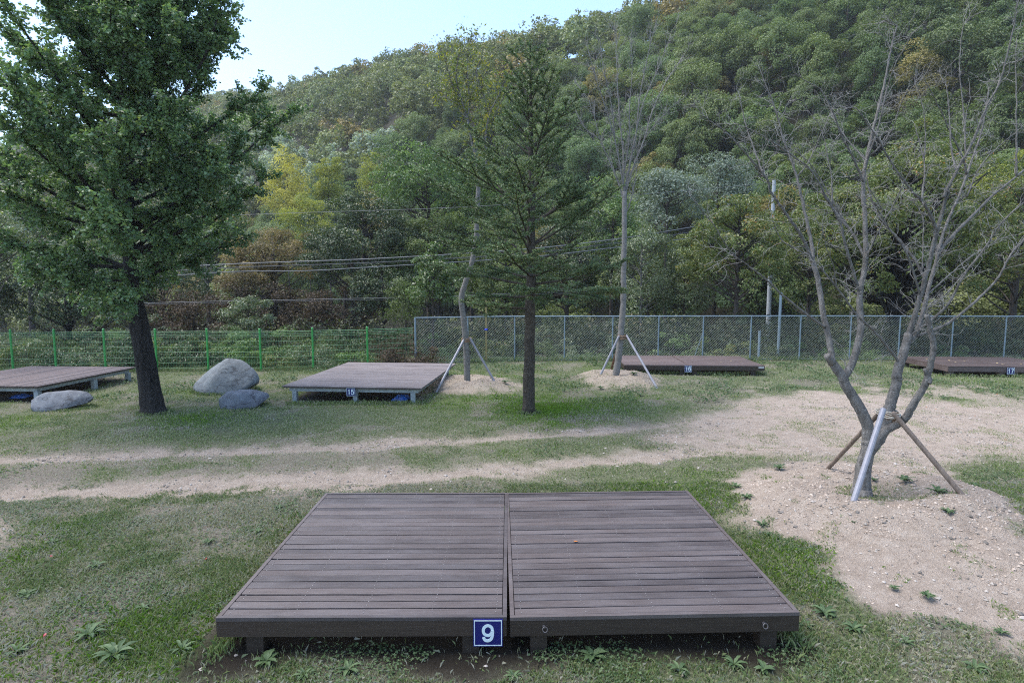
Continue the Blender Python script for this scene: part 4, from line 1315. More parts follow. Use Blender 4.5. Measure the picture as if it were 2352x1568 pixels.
    mb.build('trunk', M['bark_fir'], t, smooth=True)
    c = np.concatenate(C); 
    lb = MB()
    leaf_quads(lb, c, np.concatenate(Sz), np.concatenate(Nn), 0.30, g=g, fold=0.0, along=np.concatenate(Al) * 4)
    lb.build('needles', LV['fir'], t)
    return len(c)
NFIR = make_fir()

# ------------------------------------------------------------------ big ginkgo
LV['ginkgo'] = leaf_mat('ginkgo leaves', [(0.015, 0.026, 0.011), (0.028, 0.048, 0.020), (0.044, 0.072, 0.033), (0.062, 0.094, 0.042), (0.10, 0.12, 0.03)], 0.38, 0.38, 0.55, gain=3.3)
def make_ginkgo():
    b0 = gp(353, 948)
    og = np.array([b0[0], b0[1], gheight(b0[0], b0[1]) - 0.05])
    t = thing('ginkgo_tree', 'tall broad ginkgo tree with a thick dark leaning trunk and dense green crown', 'tree', og)
    g = np.random.default_rng(64)
    Y = b0[1]
    cl = [(353, 952), (345, 900), (333, 820), (318, 740), (302, 650), (296, 560), (296, 450), (300, 300), (305, 150), (308, 0), (310, -120), (310, -220)]
    P = np.array([at(x, y, Y) for x, y in cl])
    P = crm(P, 5)
    zrel = P[:, 2]
    rr = np.interp(zrel, [0, 0.15, 0.8, 1.6, 2.4, 3.2, 5, 8, 12], [0.33, 0.26, 0.228, 0.22, 0.20, 0.15, 0.115, 0.07, 0.02])
    mb = MB()
    mb.tube(np.vstack([P[0] - (0, 0, 0.15), P]) - og, np.concatenate([[0.40], rr]) * (1 + g.normal(0, 0.03, len(rr) + 1)), 16)
    lb = MB()
    C, Nn, V = [], [], []
    def axis_at(z):
        i = int(np.argmin(abs(zrel - z)))
        return P[i], rr[i]
    top = P[-1][2]
    Rz = lambda z: np.interp(z, [1.9, 3.2, 3.9, 4.8, 6.2, 8, 9.6, 11, 12.0], [1.0, 2.0, 2.9, 3.6, 3.25, 2.4, 1.75, 1.0, 0.3])
    nl = 118
    zs = np.linspace(2.7, top - 0.4, nl) + g.normal(0, 0.2, nl)
    ang = 0.3
    for z in zs:
        a, ra = axis_at(z - 0.0)
        ang += 2.4 + g.normal(0, 0.25)
        L = Rz(z + 0.6) * g.uniform(0.80, 1.12)
        el = np.interp(z, [2.3, 3.5, 6, 10], [-0.10, 0.14, 0.42, 0.8]) + g.normal(0, 0.24)
        d = np.array([math.cos(ang) * math.cos(el), math.sin(ang) * math.cos(el), math.sin(el)])
        n = 12
        pts = [a.copy()]
        for k in range(n):
            d = unit(d + np.array([0, 0, 0.035 if z > 3 else 0.0]) + g.normal(0, 0.05, 3))
            pts.append(pts[-1] + d * L / math.cos(min(el, 0.8)) / n)
        pts = np.array(pts)
        mb.tube(pts - og, np.linspace(min(ra * 0.55, 0.06), 0.008, n + 1), 6, cap=False)
        # side shoots carry fans of leaves
        ns = int(14 + L * 6.5)
        for s in range(ns):
            f = g.uniform(0.12, 1.0) ** 0.8
            q = f * n
            i = min(n - 1, int(q))
            p0 = pts[i] + (pts[i + 1] - pts[i]) * (q - i)
            ax = unit(pts[i + 1] - pts[i])
            dd = unit(ax * 0.8 + g.normal(0, 0.8, 3) * [1, 1, 0.95])
            l2 = g.uniform(0.28, 0.95) * (1.1 - 0.5 * f)
            m_ = 5
            sp = [p0]
            for k in range(m_):
                dd = unit(dd + g.normal(0, 0.1, 3) + (0, 0, -0.02))
                sp.append(sp[-1] + dd * l2 / m_)
            sp = np.array(sp)
            mb.tube(sp - og, np.linspace(0.007, 0.003, m_ + 1), 3, cap=False)
            k = int(l2 * 125) + 14
            ii = g.integers(0, m_, k)
            base = sp[ii] + (sp[ii + 1] - sp[ii]) * g.random(k)[:, None]
            off = unit(g.normal(0, 1, (k, 3)) + [0, 0, -0.15]) * g.uniform(0.03, 0.115, k)[:, None]
            C.append(base + off)
            Nn.append(off / 0.1 * 0.5 + g.normal(0, 0.55, (k, 3)) + [0, 0, 0.75])
            V.append(np.clip(g.normal(0.42, 0.22, k) + g.normal(0, 0.09), 0, 1))
    C = np.concatenate(C) - og; Nn = np.concatenate(Nn); V = np.concatenate(V)
    # fan leaf: narrow base, wide outer edge
    n = len(C)
    nr = unit(Nn)
    u = g.normal(size=(n, 3)); u = unit(u - nr * (u * nr).sum(1)[:, None]); w = np.cross(nr, u)
    L = g.uniform(0.043, 0.074, n)[:, None]
    Q = np.stack([C - u * L * 0.5, C + w * L * 0.62 + u * L * 0.22 + nr * L * 0.06, C + u * L * 0.5 - nr * L * 0.05, C - w * L * 0.62 + u * L * 0.22 + nr * L * 0.06], 1)
    lb.add(Q.reshape(-1, 3), np.arange(n * 4).reshape(n, 4), 0, V)
    mb.build('trunk', M['bark_dark'], t, smooth=True)
    lb.build('crown', LV['ginkgo'], t)
    return n
NGIN = make_ginkgo()
print('needles', NFIR, 'ginkgo leaves', NGIN)
# ------------------------------------------------------------------ broadleaf trees and shrubs
def crown_leaves(lb, g, cz, rx, rz, nclump, per, clump_r, leaf, aspect=0.55, low=-0.55, dens_top=1.0, mi=0, rough=0.25, flat=0.65, ry=None, tone=0.16):
    """leaf clumps spread through the volume of the crown; returns clump centres"""
    ry = ry or rx
    u = unit(g.normal(0, 1, (nclump * 3, 3)))
    u = u[u[:, 2] > low][:nclump]
    n = len(u)
    lob = 1 + rough * np.sin(u[:, 0] * 3.1 + g.uniform(0, 6)) * np.sin(u[:, 1] * 2.7 + g.uniform(0, 6)) + g.normal(0, rough * 0.45, n)
    rr = (g.uniform(0.28, 1.0, n) ** 0.45) * lob
    cs = u * rr[:, None] * [rx, ry, rz] + [0, 0, cz]
    k = per
    sizes = clump_r * g.uniform(0.6, 1.3, n)
    off = unit(g.normal(0, 1, (n, k, 3)) + [0, 0, 0.35])
    rad = g.uniform(0.35, 1.0, (n, k, 1)) ** 0.6
    pos = cs[:, None, :] + off * rad * sizes[:, None, None] * [1, 1, flat]
    nr = off * 0.55 + u[:, None, :] * 0.25 + g.normal(0, 0.5, (n, k, 3)) + [0, 0, 0.45]
    v = np.clip(0.5 + g.normal(0, tone, (n, 1)) + g.normal(0, 0.13, (n, k)), 0, 1)
    L = leaf * g.uniform(0.7, 1.3, n * k)
    leaf_quads(lb, pos.reshape(-1, 3), L, nr.reshape(-1, 3), aspect, mi, v.ravel(), g)
    return cs

def limbs_to(mb, g, cs, H0, H1, r, frac=0.5, mi=0, lean=(0, 0), split=None):
    n = 8
    zz = np.linspace(-0.3, H1, n)
    wob = np.cumsum(g.normal(0, 0.03 * abs(H1) / n, (n, 2)), 0)
    tr = np.stack([lean[0] * zz / H1 + wob[:, 0], lean[1] * zz / H1 + wob[:, 1], zz], -1)
    mb.tube(tr, np.linspace(r * 1.15, r * 0.3, n), 7, mi)
    pick = g.choice(len(cs), max(3, int(len(cs) * frac)), replace=False)
    for i in pick:
        c = cs[i]
        z0 = np.clip(c[2] - g.uniform(0.35, 0.8) * (np.hypot(c[0], c[1]) + 0.3), H0, H1 * 0.97)
        p0 = np.array([np.interp(z0, zz, tr[:, 0]), np.interp(z0, zz, tr[:, 1]), z0])
        mid = (p0 + c) / 2 + [0, 0, -0.05 * np.linalg.norm(c - p0)] + g.normal(0, 0.05, 3)
        mb.tube(crm([p0, mid, c], 3), np.linspace(r * 0.32, r * 0.05, 7), 5, mi, cap=False)

def broadleaf(name, label, cat, px, py_top, Y, half_w, py_bot, mat, bark='bark_mid', zbase=None, n=46, per=120, leaf=0.11, cr=0.55, group=None, low=-0.6, r=None, seed=0, aspect=0.5, rough=0.25, trunk_to=None, flat=0.65, extra=None, parts=True, tone=0.16):
    """px centre, top and bottom of the crown as read off the photograph, Y its real distance"""
    g = np.random.default_rng(1000 + seed)
    x = at(px, 655, Y)[0]
    ztop, zbot = at(px, py_top, Y)[2], at(px, py_bot, Y)[2]
    zb = gheight(x, Y) if zbase is None else zbase
    sc = Y / FPX
    rx = half_w * sc
    cz, rz = (ztop + zbot) / 2 - zb, (ztop - zbot) / 2
    t = thing(name, label, cat, (x, Y, zb), 0, group)
    if mat == 'cherry': tone = 0.05
    lb, mb = MB(), MB()
    cs = crown_leaves(lb, g, cz, rx * 0.86, rz * 0.88, n, per, cr, leaf, aspect, low, rough=rough, flat=flat, tone=tone)
    H1 = max(0.5, cz + rz * 0.55)
    limbs_to(mb, g, cs, max(0.3, (cz - rz) * 0.8), H1, r or max(0.035, rx * 0.055), 0.7)
    mb.build('trunk' if parts else 'stems', M[bark], t, smooth=True)
    lb.build('crown' if parts else 'foliage', LV[mat], t)
    return t

LV['olive'] = leaf_mat('olive leaves', [(0.030, 0.044, 0.013), (0.065, 0.092, 0.026), (0.12, 0.15, 0.045)], 0.3, 0.5, 0.4, gain=1.5)
LV['green'] = leaf_mat('mid green leaves', [(0.034, 0.062, 0.020), (0.075, 0.125, 0.036), (0.15, 0.20, 0.065)], 0.33, 0.45, 0.5, gain=1.5)
LV['dark'] = leaf_mat('dark green leaves', [(0.014, 0.024, 0.010), (0.032, 0.050, 0.018), (0.065, 0.085, 0.030)], 0.22, 0.42, 0.5, gain=1.6)
LV['yellow'] = leaf_mat('yellow autumn leaves', [(0.26, 0.26, 0.075), (0.47, 0.43, 0.10), (0.62, 0.55, 0.17)], 0.4, 0.55, 0.3)
LV['limegold'] = leaf_mat('yellow green leaves', [(0.11, 0.14, 0.035), (0.25, 0.28, 0.06), (0.46, 0.42, 0.09)], 0.4, 0.55, 0.3)
LV['rust'] = leaf_mat('orange brown leaves', [(0.095, 0.078, 0.038), (0.18, 0.14, 0.07), (0.29, 0.22, 0.115)], 0.35, 0.55, 0.3, gain=1.2)
LV['brown'] = leaf_mat('brown dry leaves', [(0.036, 0.028, 0.018), (0.075, 0.054, 0.035), (0.14, 0.098, 0.062)], 0.25, 0.6, 0.25)
LV['silver'] = leaf_mat('grey green leaves', [(0.10, 0.13, 0.095), (0.17, 0.21, 0.16), (0.26, 0.31, 0.24)], 0.25, 0.55, 0.4)
LV['cherry'] = leaf_mat('cherry leaves with orange ones', [(0.022, 0.034, 0.010), (0.050, 0.072, 0.018), (0.075, 0.10, 0.028), (0.13, 0.13, 0.03), (0.30, 0.10, 0.03)], 0.3, 0.42, 0.5, gain=1.6)
LV['pale'] = leaf_mat('pale glossy leaves', [(0.05, 0.065, 0.03), (0.10, 0.13, 0.06), (0.20, 0.23, 0.14)], 0.28, 0.35, 0.6, gain=1.3)
LV['persimmon'] = leaf_mat('glossy persimmon leaves', [(0.03, 0.05, 0.018), (0.065, 0.105, 0.03), (0.13, 0.18, 0.06)], 0.28, 0.33, 0.6, gain=1.4)

GB = 'trees and tall shrubs beyond the fences'
bl = broadleaf
bl('tree', 'bright yellow autumn tree with thin pale stems beyond the green fence', 'tree', 668, 352, 58, 62, 560, 'yellow', 'bark_mid', -2.5, 60, 150, 0.18, 0.85, GB, seed=1, rough=0.35, r=0.07)
bl('tree', 'narrow pointed yellow green tree next to the bright yellow one', 'tree', 762, 352, 58, 38, 500, 'limegold', 'bark_mid', -2.5, 40, 110, 0.20, 0.75, GB, seed=2, rough=0.3)
bl('tree', 'yellow green tree below the bright yellow crown', 'tree', 715, 440, 50, 58, 590, 'limegold', 'bark_mid', -3, 40, 110, 0.18, 0.9, GB, seed=3, r=0.06)
bl('tree', 'thin yellow tinted tree in front of the grey green thicket', 'tree', 855, 352, 60, 30, 480, 'limegold', 'bark_mid', -2, 20, 70, 0.2, 0.8, GB, seed=4, rough=0.4)
bl('tree', 'orange brown autumn tree above the overhead cables', 'tree', 628, 522, 34, 108, 660, 'rust', 'bark_mid', -3, 60, 150, 0.14, 0.65, GB, seed=5)
bl('tree', 'pale orange autumn tree drooping against the ginkgo crown', 'tree', 560, 575, 32, 70, 690, 'rust', 'bark_mid', -3, 40, 120, 0.13, 0.6, GB, seed=6)
bl('shrub', 'brown withered thicket beneath the orange autumn tree', 'shrub', 600, 650, 31, 150, 775, 'brown', 'bark_mid', -3, 70, 120, 0.13, 0.6, GB, seed=7, low=-0.9)
bl('shrub', 'brown withered thicket behind the green fence and thick trunk', 'shrub', 440, 670, 29, 120, 790, 'brown', 'bark_mid', -3, 60, 110, 0.12, 0.55, GB, seed=8, low=-0.9)
bl('shrub', 'dark brown thicket in the shade beneath the dark green tree', 'shrub', 790, 640, 31, 130, 780, 'brown', 'bark_mid', -3, 60, 100, 0.13, 0.6, GB, seed=9, low=-0.9)
bl('tree', 'fresh green spreading tree left of the fir top', 'tree', 985, 332, 38, 125, 520, 'green', 'bark_mid', -3.2, 72, 190, 0.17, 0.85, GB, seed=10)
bl('tree', 'green tree behind the crooked young tree', 'tree', 1085, 372, 40, 85, 560, 'green', 'bark_mid', -3.2, 50, 160, 0.17, 0.8, GB, seed=11)
bl('tree', 'broad dark green tree hanging over the overhead cables', 'tree', 840, 435, 33, 125, 700, 'dark', 'bark_mid', -3, 95, 190, 0.15, 0.7, GB, seed=12)
bl('tree', 'dark green tree between the dark broad tree and the fir', 'tree', 985, 470, 34, 110, 700, 'olive', 'bark_mid', -3, 75, 170, 0.15, 0.7, GB, seed=13)
bl('tree', 'small dark tree under the cables beside the brown thicket', 'tree', 875, 600, 30, 80, 760, 'dark', 'bark_mid', -2.6, 50, 130, 0.13, 0.55, GB, seed=14)
bl('shrub', 'vine covered pale green bush rising over the green fence', 'shrub', 568, 668, 25.5, 62, 800, 'pale', 'bark_mid', None, 40, 120, 0.10, 0.38, GB, seed=15, low=-0.9)
bl('persimmon_tree', 'young persimmon tree with glossy leaves at the fence corner', 'tree', 992, 562, 24.5, 58, 735, 'persimmon', 'bark_mid', None, 48, 80, 0.13, 0.33, GB, seed=16, rough=0.35, low=-0.8)
bl('shrub', 'leafy green shrub behind the persimmon tree and fence', 'shrub', 930, 640, 26, 50, 770, 'olive', 'bark_mid', None, 34, 90, 0.10, 0.4, GB, seed=17)
bl('tree', 'mid green tree behind the fir trunk', 'tree', 1160, 500, 31, 110, 745, 'olive', 'bark_mid', -2.8, 80, 160, 0.13, 0.6, GB, seed=18, low=-0.8)
bl('tree', 'shaded green tree behind the lower fir branches', 'tree', 1305, 470, 33, 120, 745, 'dark', 'bark_mid', -3, 80, 160, 0.14, 0.65, GB, seed=19, low=-0.8)
bl('tree', 'pale willowy tree behind the straight young tree', 'tree', 1475, 505, 30, 85, 745, 'pale', 'bark_pale', -2.8, 60, 150, 0.12, 0.55, GB, seed=20, low=-0.8)
bl('tree', 'pale green round tree right of the straight young tree', 'tree', 1530, 375, 42, 95, 560, 'silver', 'bark_mid', -3, 56, 150, 0.19, 0.9, GB, seed=21)
bl('tree', 'grey green tree high behind the zelkova crown', 'tree', 1640, 350, 46, 80, 520, 'silver', 'bark_mid', -3, 50, 140, 0.2, 0.95, GB, seed=22)
bl('tree', 'green tree behind the straight young trunk at mid height', 'tree', 1400, 430, 38, 90, 640, 'green', 'bark_mid', -3, 60, 150, 0.16, 0.75, GB, seed=23)
bl('tree', 'small olive tree between the pale willowy tree and cherry', 'tree', 1580, 560, 30, 70, 745, 'pale', 'bark_mid', -2.8, 44, 120, 0.12, 0.5, GB, seed=24, low=-0.8)
bl('cherry_tree', 'spreading cherry tree with orange flecks left of the bare tree', 'tree', 1690, 440, 27, 132, 700, 'cherry', 'bark_mid', None, 110, 190, 0.115, 0.50, GB, seed=25, r=0.13, low=-0.7)
bl('cherry_tree', 'very broad cherry tree with a thick dark trunk behind the bare tree', 'tree', 2060, 300, 27, 235, 730, 'cherry', 'bark_dark', None, 230, 230, 0.115, 0.55, GB, seed=26, r=0.30, low=-0.75)
bl('cherry_tree', 'yellowing cherry tree at the far end of the chain link fence', 'tree', 2330, 330, 30, 130, 740, 'cherry', 'bark_mid', None, 110, 180, 0.12, 0.55, GB, seed=27, r=0.2, low=-0.75)
bl('tree', 'yellow green tree top showing behind the broad cherry crown', 'tree', 2270, 365, 36, 80, 520, 'limegold', 'bark_mid', -3, 40, 140, 0.16, 0.75, GB, seed=28)
bl('tree', 'olive tree filling the gap between the two cherry crowns', 'tree', 1860, 420, 33, 110, 740, 'cherry', 'bark_mid', -2.8, 90, 170, 0.135, 0.65, GB, seed=29, low=-0.8)
bl('tree', 'dark tree behind the ginkgo trunk with low foliage', 'tree', 150, 520, 27, 150, 775, 'dark', 'bark_dark', None, 90, 150, 0.13, 0.6, GB, seed=30, low=-0.8, r=0.14)
bl('tree', 'dark tree behind the ginkgo crown above the brown thicket', 'tree', 370, 540, 33, 120, 760, 'dark', 'bark_mid', -2.8, 70, 150, 0.14, 0.65, GB, seed=31, low=-0.8)
bl('tree', 'pale leaved tree reaching in beside the ginkgo crown', 'tree', -25, 445, 20, 120, 705, 'pale', 'bark_mid', None, 60, 120, 0.095, 0.40, GB, seed=32, r=0.10)
bl('tree', 'dark tree at the near end of the green fence', 'tree', -60, 500, 26, 130, 790, 'dark', 'bark_mid', None, 70, 140, 0.13, 0.6, GB, seed=33, low=-0.8)
bl('tree', 'olive green tree behind the pale leaved tree', 'tree', 60, 330, 44, 120, 620, 'olive', 'bark_mid', -3, 60, 150, 0.2, 0.95, GB, seed=34)
bl('tree', 'olive tree beyond the brown thicket behind the ginkgo', 'tree', 480, 470, 44, 100, 640, 'olive', 'bark_mid', -3, 60, 150, 0.18, 0.85, GB, seed=35)

# shrubs along the outside of the fences
gs = np.random.default_rng(88)
kinds = ['olive', 'pale', 'green', 'dark', 'cherry', 'persimmon']
kw = {'olive': 'olive green', 'pale': 'pale glossy', 'green': 'fresh green', 'dark': 'dark green', 'cherry': 'orange flecked', 'persimmon': 'glossy green'}
prev = None
k = 0
near = {}
def nearest_post(px):
    return
for px in np.arange(-60, 2480, 62):
    for row in range(2):
        x_ = px + gs.uniform(-24, 24)
        dx = 955 - x_
        Y = (gp(x_, 852)[1] if x_ < 955 else gp(x_, 828)[1]) + (1.0 if row == 0 else 2.6) + gs.uniform(0, 0.6)
        kd = kinds[int(gs.choice(6, p=[.24, .26, .12, .18, .12, .08]))]
        if x_ > 1830: kd = ['dark', 'dark', 'cherry', 'green'][int(gs.integers(4))]
        if 850 < x_ < 960: kd = 'brown'
        top = gs.uniform(755, 800) if row == 0 else gs.uniform(715, 760)
        if x_ > 1830: top += 25
        if x_ < 955: top += 12
        lab = {'brown': 'brown'}.get(kd) or kw[kd]
        bl('shrub', ('%s shrub close behind the %s fence' if row == 0 else '%s taller shrub in the second row behind the %s fence') % (lab, 'green wire' if x_ < 955 else 'chain link'), 'shrub',
           x_, top, Y, gs.uniform(44, 62), 872, kd, 'bark_mid', None, 26, 80, gs.uniform(0.07, 0.10), 0.30, 'shrubs crowding the outside of the fences', seed=200 + k, low=-0.95, r=0.025, rough=0.35, parts=False)
        k += 1

# low growth filling the bank between the fences and the hill
gu = np.random.default_rng(333)
nu = 14000
y = 26.3 + 80 * gu.random(nu) ** 1.7
x = gu.uniform(-1, 1, nu) * (0.9 * y + 6)
ok = (0.515 * x + 0.86 * y < 62)
x, y = x[ok], y[ok]
z = np.where(0.515 * x + 0.86 * y < 44, np.maximum(height(x, y), -3.5), np.maximum(hz(x, y), -3.5))
nu = len(x)
kk_ = 26
cc = np.stack([x, y, z + gu.uniform(0.1, 1.6, nu)], -1)
off = unit(gu.normal(0, 1, (nu, kk_, 3)) + [0, 0, 0.3])
pos = cc[:, None] + off * gu.uniform(0.3, 1.0, (nu, kk_, 1)) * gu.uniform(0.35, 0.8, (nu, 1, 1)) * [1, 1, 0.9]
mb = MB()
leaf_quads(mb, pos.reshape(-1, 3), gu.uniform(0.10, 0.20, nu * kk_), (off + gu.normal(0, 0.5, off.shape) + [0, 0, 0.5]).reshape(-1, 3), 0.55, 0, np.clip(0.45 + np.repeat(gu.normal(0, 0.22, nu), kk_) + gu.normal(0, 0.12, nu * kk_), 0, 1), gu)
tag(mb.build('undergrowth', leaf_mat('undergrowth leaves', [(0.022, 0.030, 0.012), (0.045, 0.062, 0.022), (0.085, 0.10, 0.035), (0.12, 0.085, 0.035)], 0.25, 0.5, 0.4, gain=0.95)), 'dense low undergrowth on the bank beyond the fences', 'undergrowth', kind='stuff')

# ------------------------------------------------------------------ the wooded hillside
hillkinds = {
    'olive': ('bushy olive green tree in the dense wood on the far hillside', [(0.036, 0.048, 0.018), (0.072, 0.094, 0.034), (0.115, 0.142, 0.055)]),
    'green': ('bushy mid green tree in the dense wood on the far hillside', [(0.032, 0.052, 0.022), (0.064, 0.098, 0.042), (0.11, 0.150, 0.068)]),
    'dark': ('bushy dark green tree in the dense wood on the far hillside', [(0.018, 0.030, 0.011), (0.040, 0.060, 0.020), (0.075, 0.10, 0.034)]),
    'silver': ('pale grey green tree in the thicket at the foot of the far hillside', [(0.11, 0.14, 0.105), (0.18, 0.22, 0.165), (0.27, 0.31, 0.24)]),
    'rust': ('rusty autumn tree in the dense wood on the far hillside', [(0.06, 0.045, 0.016), (0.13, 0.095, 0.032), (0.20, 0.14, 0.05)]),
}
HM, HMESH = {}, {}
for kk, (lab, cols) in hillkinds.items():
    m_ = leaf_mat('hill leaves ' + kk, cols, 0.3, 0.55, 0.35, gain=(1.8 if kk == 'silver' else 2.15), per_object=0.34, alt=[(0.05, 0.09, 0.04), (0.20, 0.22, 0.05), (0.12, 0.19, 0.08), (0.22, 0.20, 0.08)] if kk != 'silver' else [(0.14, 0.17, 0.12), (0.2, 0.24, 0.19)])
    HM[kk] = m_
    HMESH[kk] = []
    for q in range(3 if kk in ('olive', 'green', 'dark') else 2):
        g = np.random.default_rng(500 + len(kk) * 7 + q)
        mb = MB()
        H, rx, rz = ((8.5, 3.3, 3.6), (9.2, 2.7, 4.2), (7.4, 3.7, 3.0))[q] if kk != 'silver' else (5.5, 2.0, 2.6)
        cs = crown_leaves(mb, g, H - rz, rx * 0.9, rz * 0.9, (64, 44, 52)[q], (175, 240, 200)[q], (0.75, 1.0, 0.85)[q] if kk != 'silver' else 0.6, 0.20 if kk != 'silver' else 0.16, 0.6, -0.75, rough=0.22, flat=0.7, mi=0, tone=0.10)
        limbs_to(mb, g, cs, 1.5, H - rz * 0.4, 0.16, 0.35, mi=1)
        HMESH[kk].append(mb.mesh('hill_tree', [m_, M['bark_mid']]))
# low detail crowns for the mass of trees beyond
LOW = []
for q in range(5):
    g = np.random.default_rng(600 + q)
    mb = MB()
    crown_leaves(mb, g, 5.0, 3.0, 3.3, 40, 21, 0.95, 0.52, 0.62, -0.5, rough=0.22, flat=0.7, tone=0.10)
    v, f, val = mb.arrays()
    LOW.append((v, np.concatenate([a for a, _ in f]), np.concatenate(val)))

g = np.random.default_rng(700)
cand = []
ss = 26.0
while ss < 139:
    step = 3.7 if ss < 75 else 4.1
    for a_ in np.arange(-150, 430, step):
        s_ = ss + g.uniform(-1.7, 1.7)
        aa = a_ + g.uniform(-1.9, 1.9)
        # s = .515x+.86y ; a = -.86x+.515y  (near orthonormal)
        n2 = 0.515 ** 2 + 0.86 ** 2
        x = (0.515 * s_ - 0.86 * aa) / n2
        y = (0.86 * s_ + 0.515 * aa) / n2
        if y < 30 or y > 480: continue
        if s_ < 43 and y < 62: continue
        cand.append((x, y))
    ss += step * 0.92
cand = np.array(cand)
cz_ = hz(cand[:, 0], cand[:, 1])
X_, Y_, Z_ = project(np.stack([cand[:, 0], cand[:, 1], cz_ + 6], -1))
vis = (Z_ > 5) & (X_ > -420) & (X_ < 2800) & (Y_ > -560)
# a lump of ground hides what lies more than a crown behind the crest
sdist = 0.515 * cand[:, 0] + 0.86 * cand[:, 1]
cand, cz_, X_, Y_, Z_, sdist = [a[vis] for a in (cand, cz_, X_, Y_, Z_, sdist)]
inview = (X_ > -40) & (X_ < 2400) & (Y_ > -90) & ~((X_ < 560) & (Y_ > 330)) & (Y_ < 640)
order = np.argsort(Z_ + np.where(inview, 0, 1e6))
near_ids = order[:285]
isnear = np.zeros(len(cand), bool)
isnear[near_ids] = True
cn = fbm(cand[:, 0], cand[:, 1], 26.0, 41, 3)
stuffV, stuffF, stuffA, nV = [], [], [], 0
stuffM = []
nh = 0
for i in range(len(cand)):
    x, y = cand[i]
    z = cz_[i] - 0.4
    silver = 545 < X_[i] < 960 and 290 + 0.08 * (960 - X_[i]) * 0 < Y_[i] < 395
    u = g.random()
    kk = 'silver' if silver and u < 0.8 else ('rust' if u < 0.045 else ('dark' if u < 0.045 + 0.75 * float(sstep(0.50, 0.42, cn[i]) if False else 1 - sstep(0.40, 0.52, cn[i])) else ('olive' if g.random() < 0.55 else 'green')))
    s_ = g.uniform(0.58, 1.02)
    if isnear[i]:
        me = HMESH[kk][int(g.integers(len(HMESH[kk])))]
        o = bpy.data.objects.new('hillside_tree', me)
        COL.objects.link(o)
        o.location = (x, y, z)
        o.rotation_euler = (g.normal(0, 0.05), g.normal(0, 0.05), g.uniform(0, 6.28))
        o.scale = (s_ * g.uniform(0.8, 1.2), s_ * g.uniform(0.8, 1.2), s_ * g.uniform(0.8, 1.3))
        tag(o, hillkinds[kk][0], 'tree', 'trees of the wood on the far hillside: ' + kk)
        nh += 1
    else:
        v, f, val = LOW[int(g.integers(5))]
        a = g.uniform(0, 6.28)
        c_, s2 = math.cos(a), math.sin(a)
        vv = (v @ np.array([[c_, s2, 0], [-s2, c_, 0], [0, 0, 1]])) * (s_, s_, s_ * g.uniform(0.85, 1.2)) + (x, y, z)
        stuffV.append(vv.astype(np.float32)); stuffF.append(f + nV); nV += len(vv)
        stuffA.append(np.clip(val + g.normal(0, 0.12), 0, 1))
        stuffM.append(np.full(len(f), {'olive': 0, 'green': 1, 'dark': 2, 'rust': 3, 'silver': 4}[kk]))
print('hill trees', nh, 'in the mass', len(stuffV))
me = bpy.data.meshes.new('forest')
V_, F_ = np.concatenate(stuffV), np.concatenate(stuffF)
me.vertices.add(len(V_)); me.vertices.foreach_set('co', V_.ravel())
me.loops.add(F_.size); me.loops.foreach_set('vertex_index', F_.astype(np.int32).ravel())
me.polygons.add(len(F_)); me.polygons.foreach_set('loop_start', (np.arange(len(F_)) * 4).astype(np.int32))
me.polygons.foreach_set('material_index', np.concatenate(stuffM).astype(np.int32))
a = me.attributes.new('v', 'FLOAT', 'FACE'); a.data.foreach_set('value', np.concatenate(stuffA).astype(np.float32))
for kk in ('olive', 'green', 'dark', 'rust', 'silver'):
    me.materials.append(HM[kk])
me.update(calc_edges=True)
o = bpy.data.objects.new('forest', me); COL.objects.link(o)
tag(o, 'dense mixed green wood covering the upper far hillside', 'forest', kind='stuff')

# ------------------------------------------------------------------ utility pole and cables
YP = 36.0
q = at(1772, 560, YP)
t = thing('utility_pole', 'pale concrete utility pole among the trees beyond the chain link fence', 'utility pole', (q[0], q[1], -3.0))
topz = at(1776, 414, YP)[2] + 3.0
mb = MB(); mb.tube([(0, 0, -0.5), (0, 0, topz)], [0.16, 0.10], 12); mb.build('shaft', M['concrete'], t)
mb = MB(); mb.box((0, -0.17, topz - 5.6), (0.16, 0.05, 0.25)); mb.build('bracket', M['steel'], t)
def cable(label, pts, Y0, Y1, r, mat, sag=0.0):
    c = crm([(x, y) for x, y in pts], 8)
    f = (c[:, 0] - c[0, 0]) / (c[-1, 0] - c[0, 0])
    W = np.array([at(x, y, Y0 + (Y1 - Y0) * ff ** 5) for (x, y), ff in zip(c, f)])
    mb = MB(); mb.tube(W, r, 5)
    return tag(mb.build('cable', mat), label, 'cable', 'overhead cables beyond the fences')
cable('thick overhead cable, uppermost of the three strung past the fir trunk', [(180, 628), (516, 607), (860, 594), (1195, 573), (1400, 551), (1575, 524), (1770, 488)], 26.5, 36, 0.022, M['cable_grey'])
cable('thick overhead cable, second of the three strung past the fir trunk', [(180, 637), (516, 615.5), (860, 603), (1195, 583), (1400, 560), (1575, 535), (1770, 500)], 26.5, 36, 0.022, M['cable'])
cable('thick overhead cable, lowest of the three strung past the fir trunk', [(180, 650), (516, 625), (700, 622), (860, 613), (1195, 592), (1400, 570), (1575, 548), (1770, 514)], 26.5, 36, 0.022, M['cable_grey'])
cable('thin grey overhead wire running to the top of the utility pole', [(300, 504), (625, 491), (1094, 474), (1564, 439), (1776, 419)], 27.0, 36, 0.009, M['cable_grey'])
cable('thin low cable crossing behind the persimmon tree, upper of two', [(150, 702), (402, 694), (788, 686), (938, 683), (1079, 678), (1256, 670), (1560, 655), (1770, 640)], 25.8, 36, 0.011, M['cable_grey'])
cable('thin low cable crossing behind the persimmon tree, lower of two', [(150, 706), (402, 697.5), (788, 689.5), (938, 686.5), (1079, 682), (1256, 674), (1560, 659), (1770, 645)], 25.8, 36, 0.010, M['cable'])
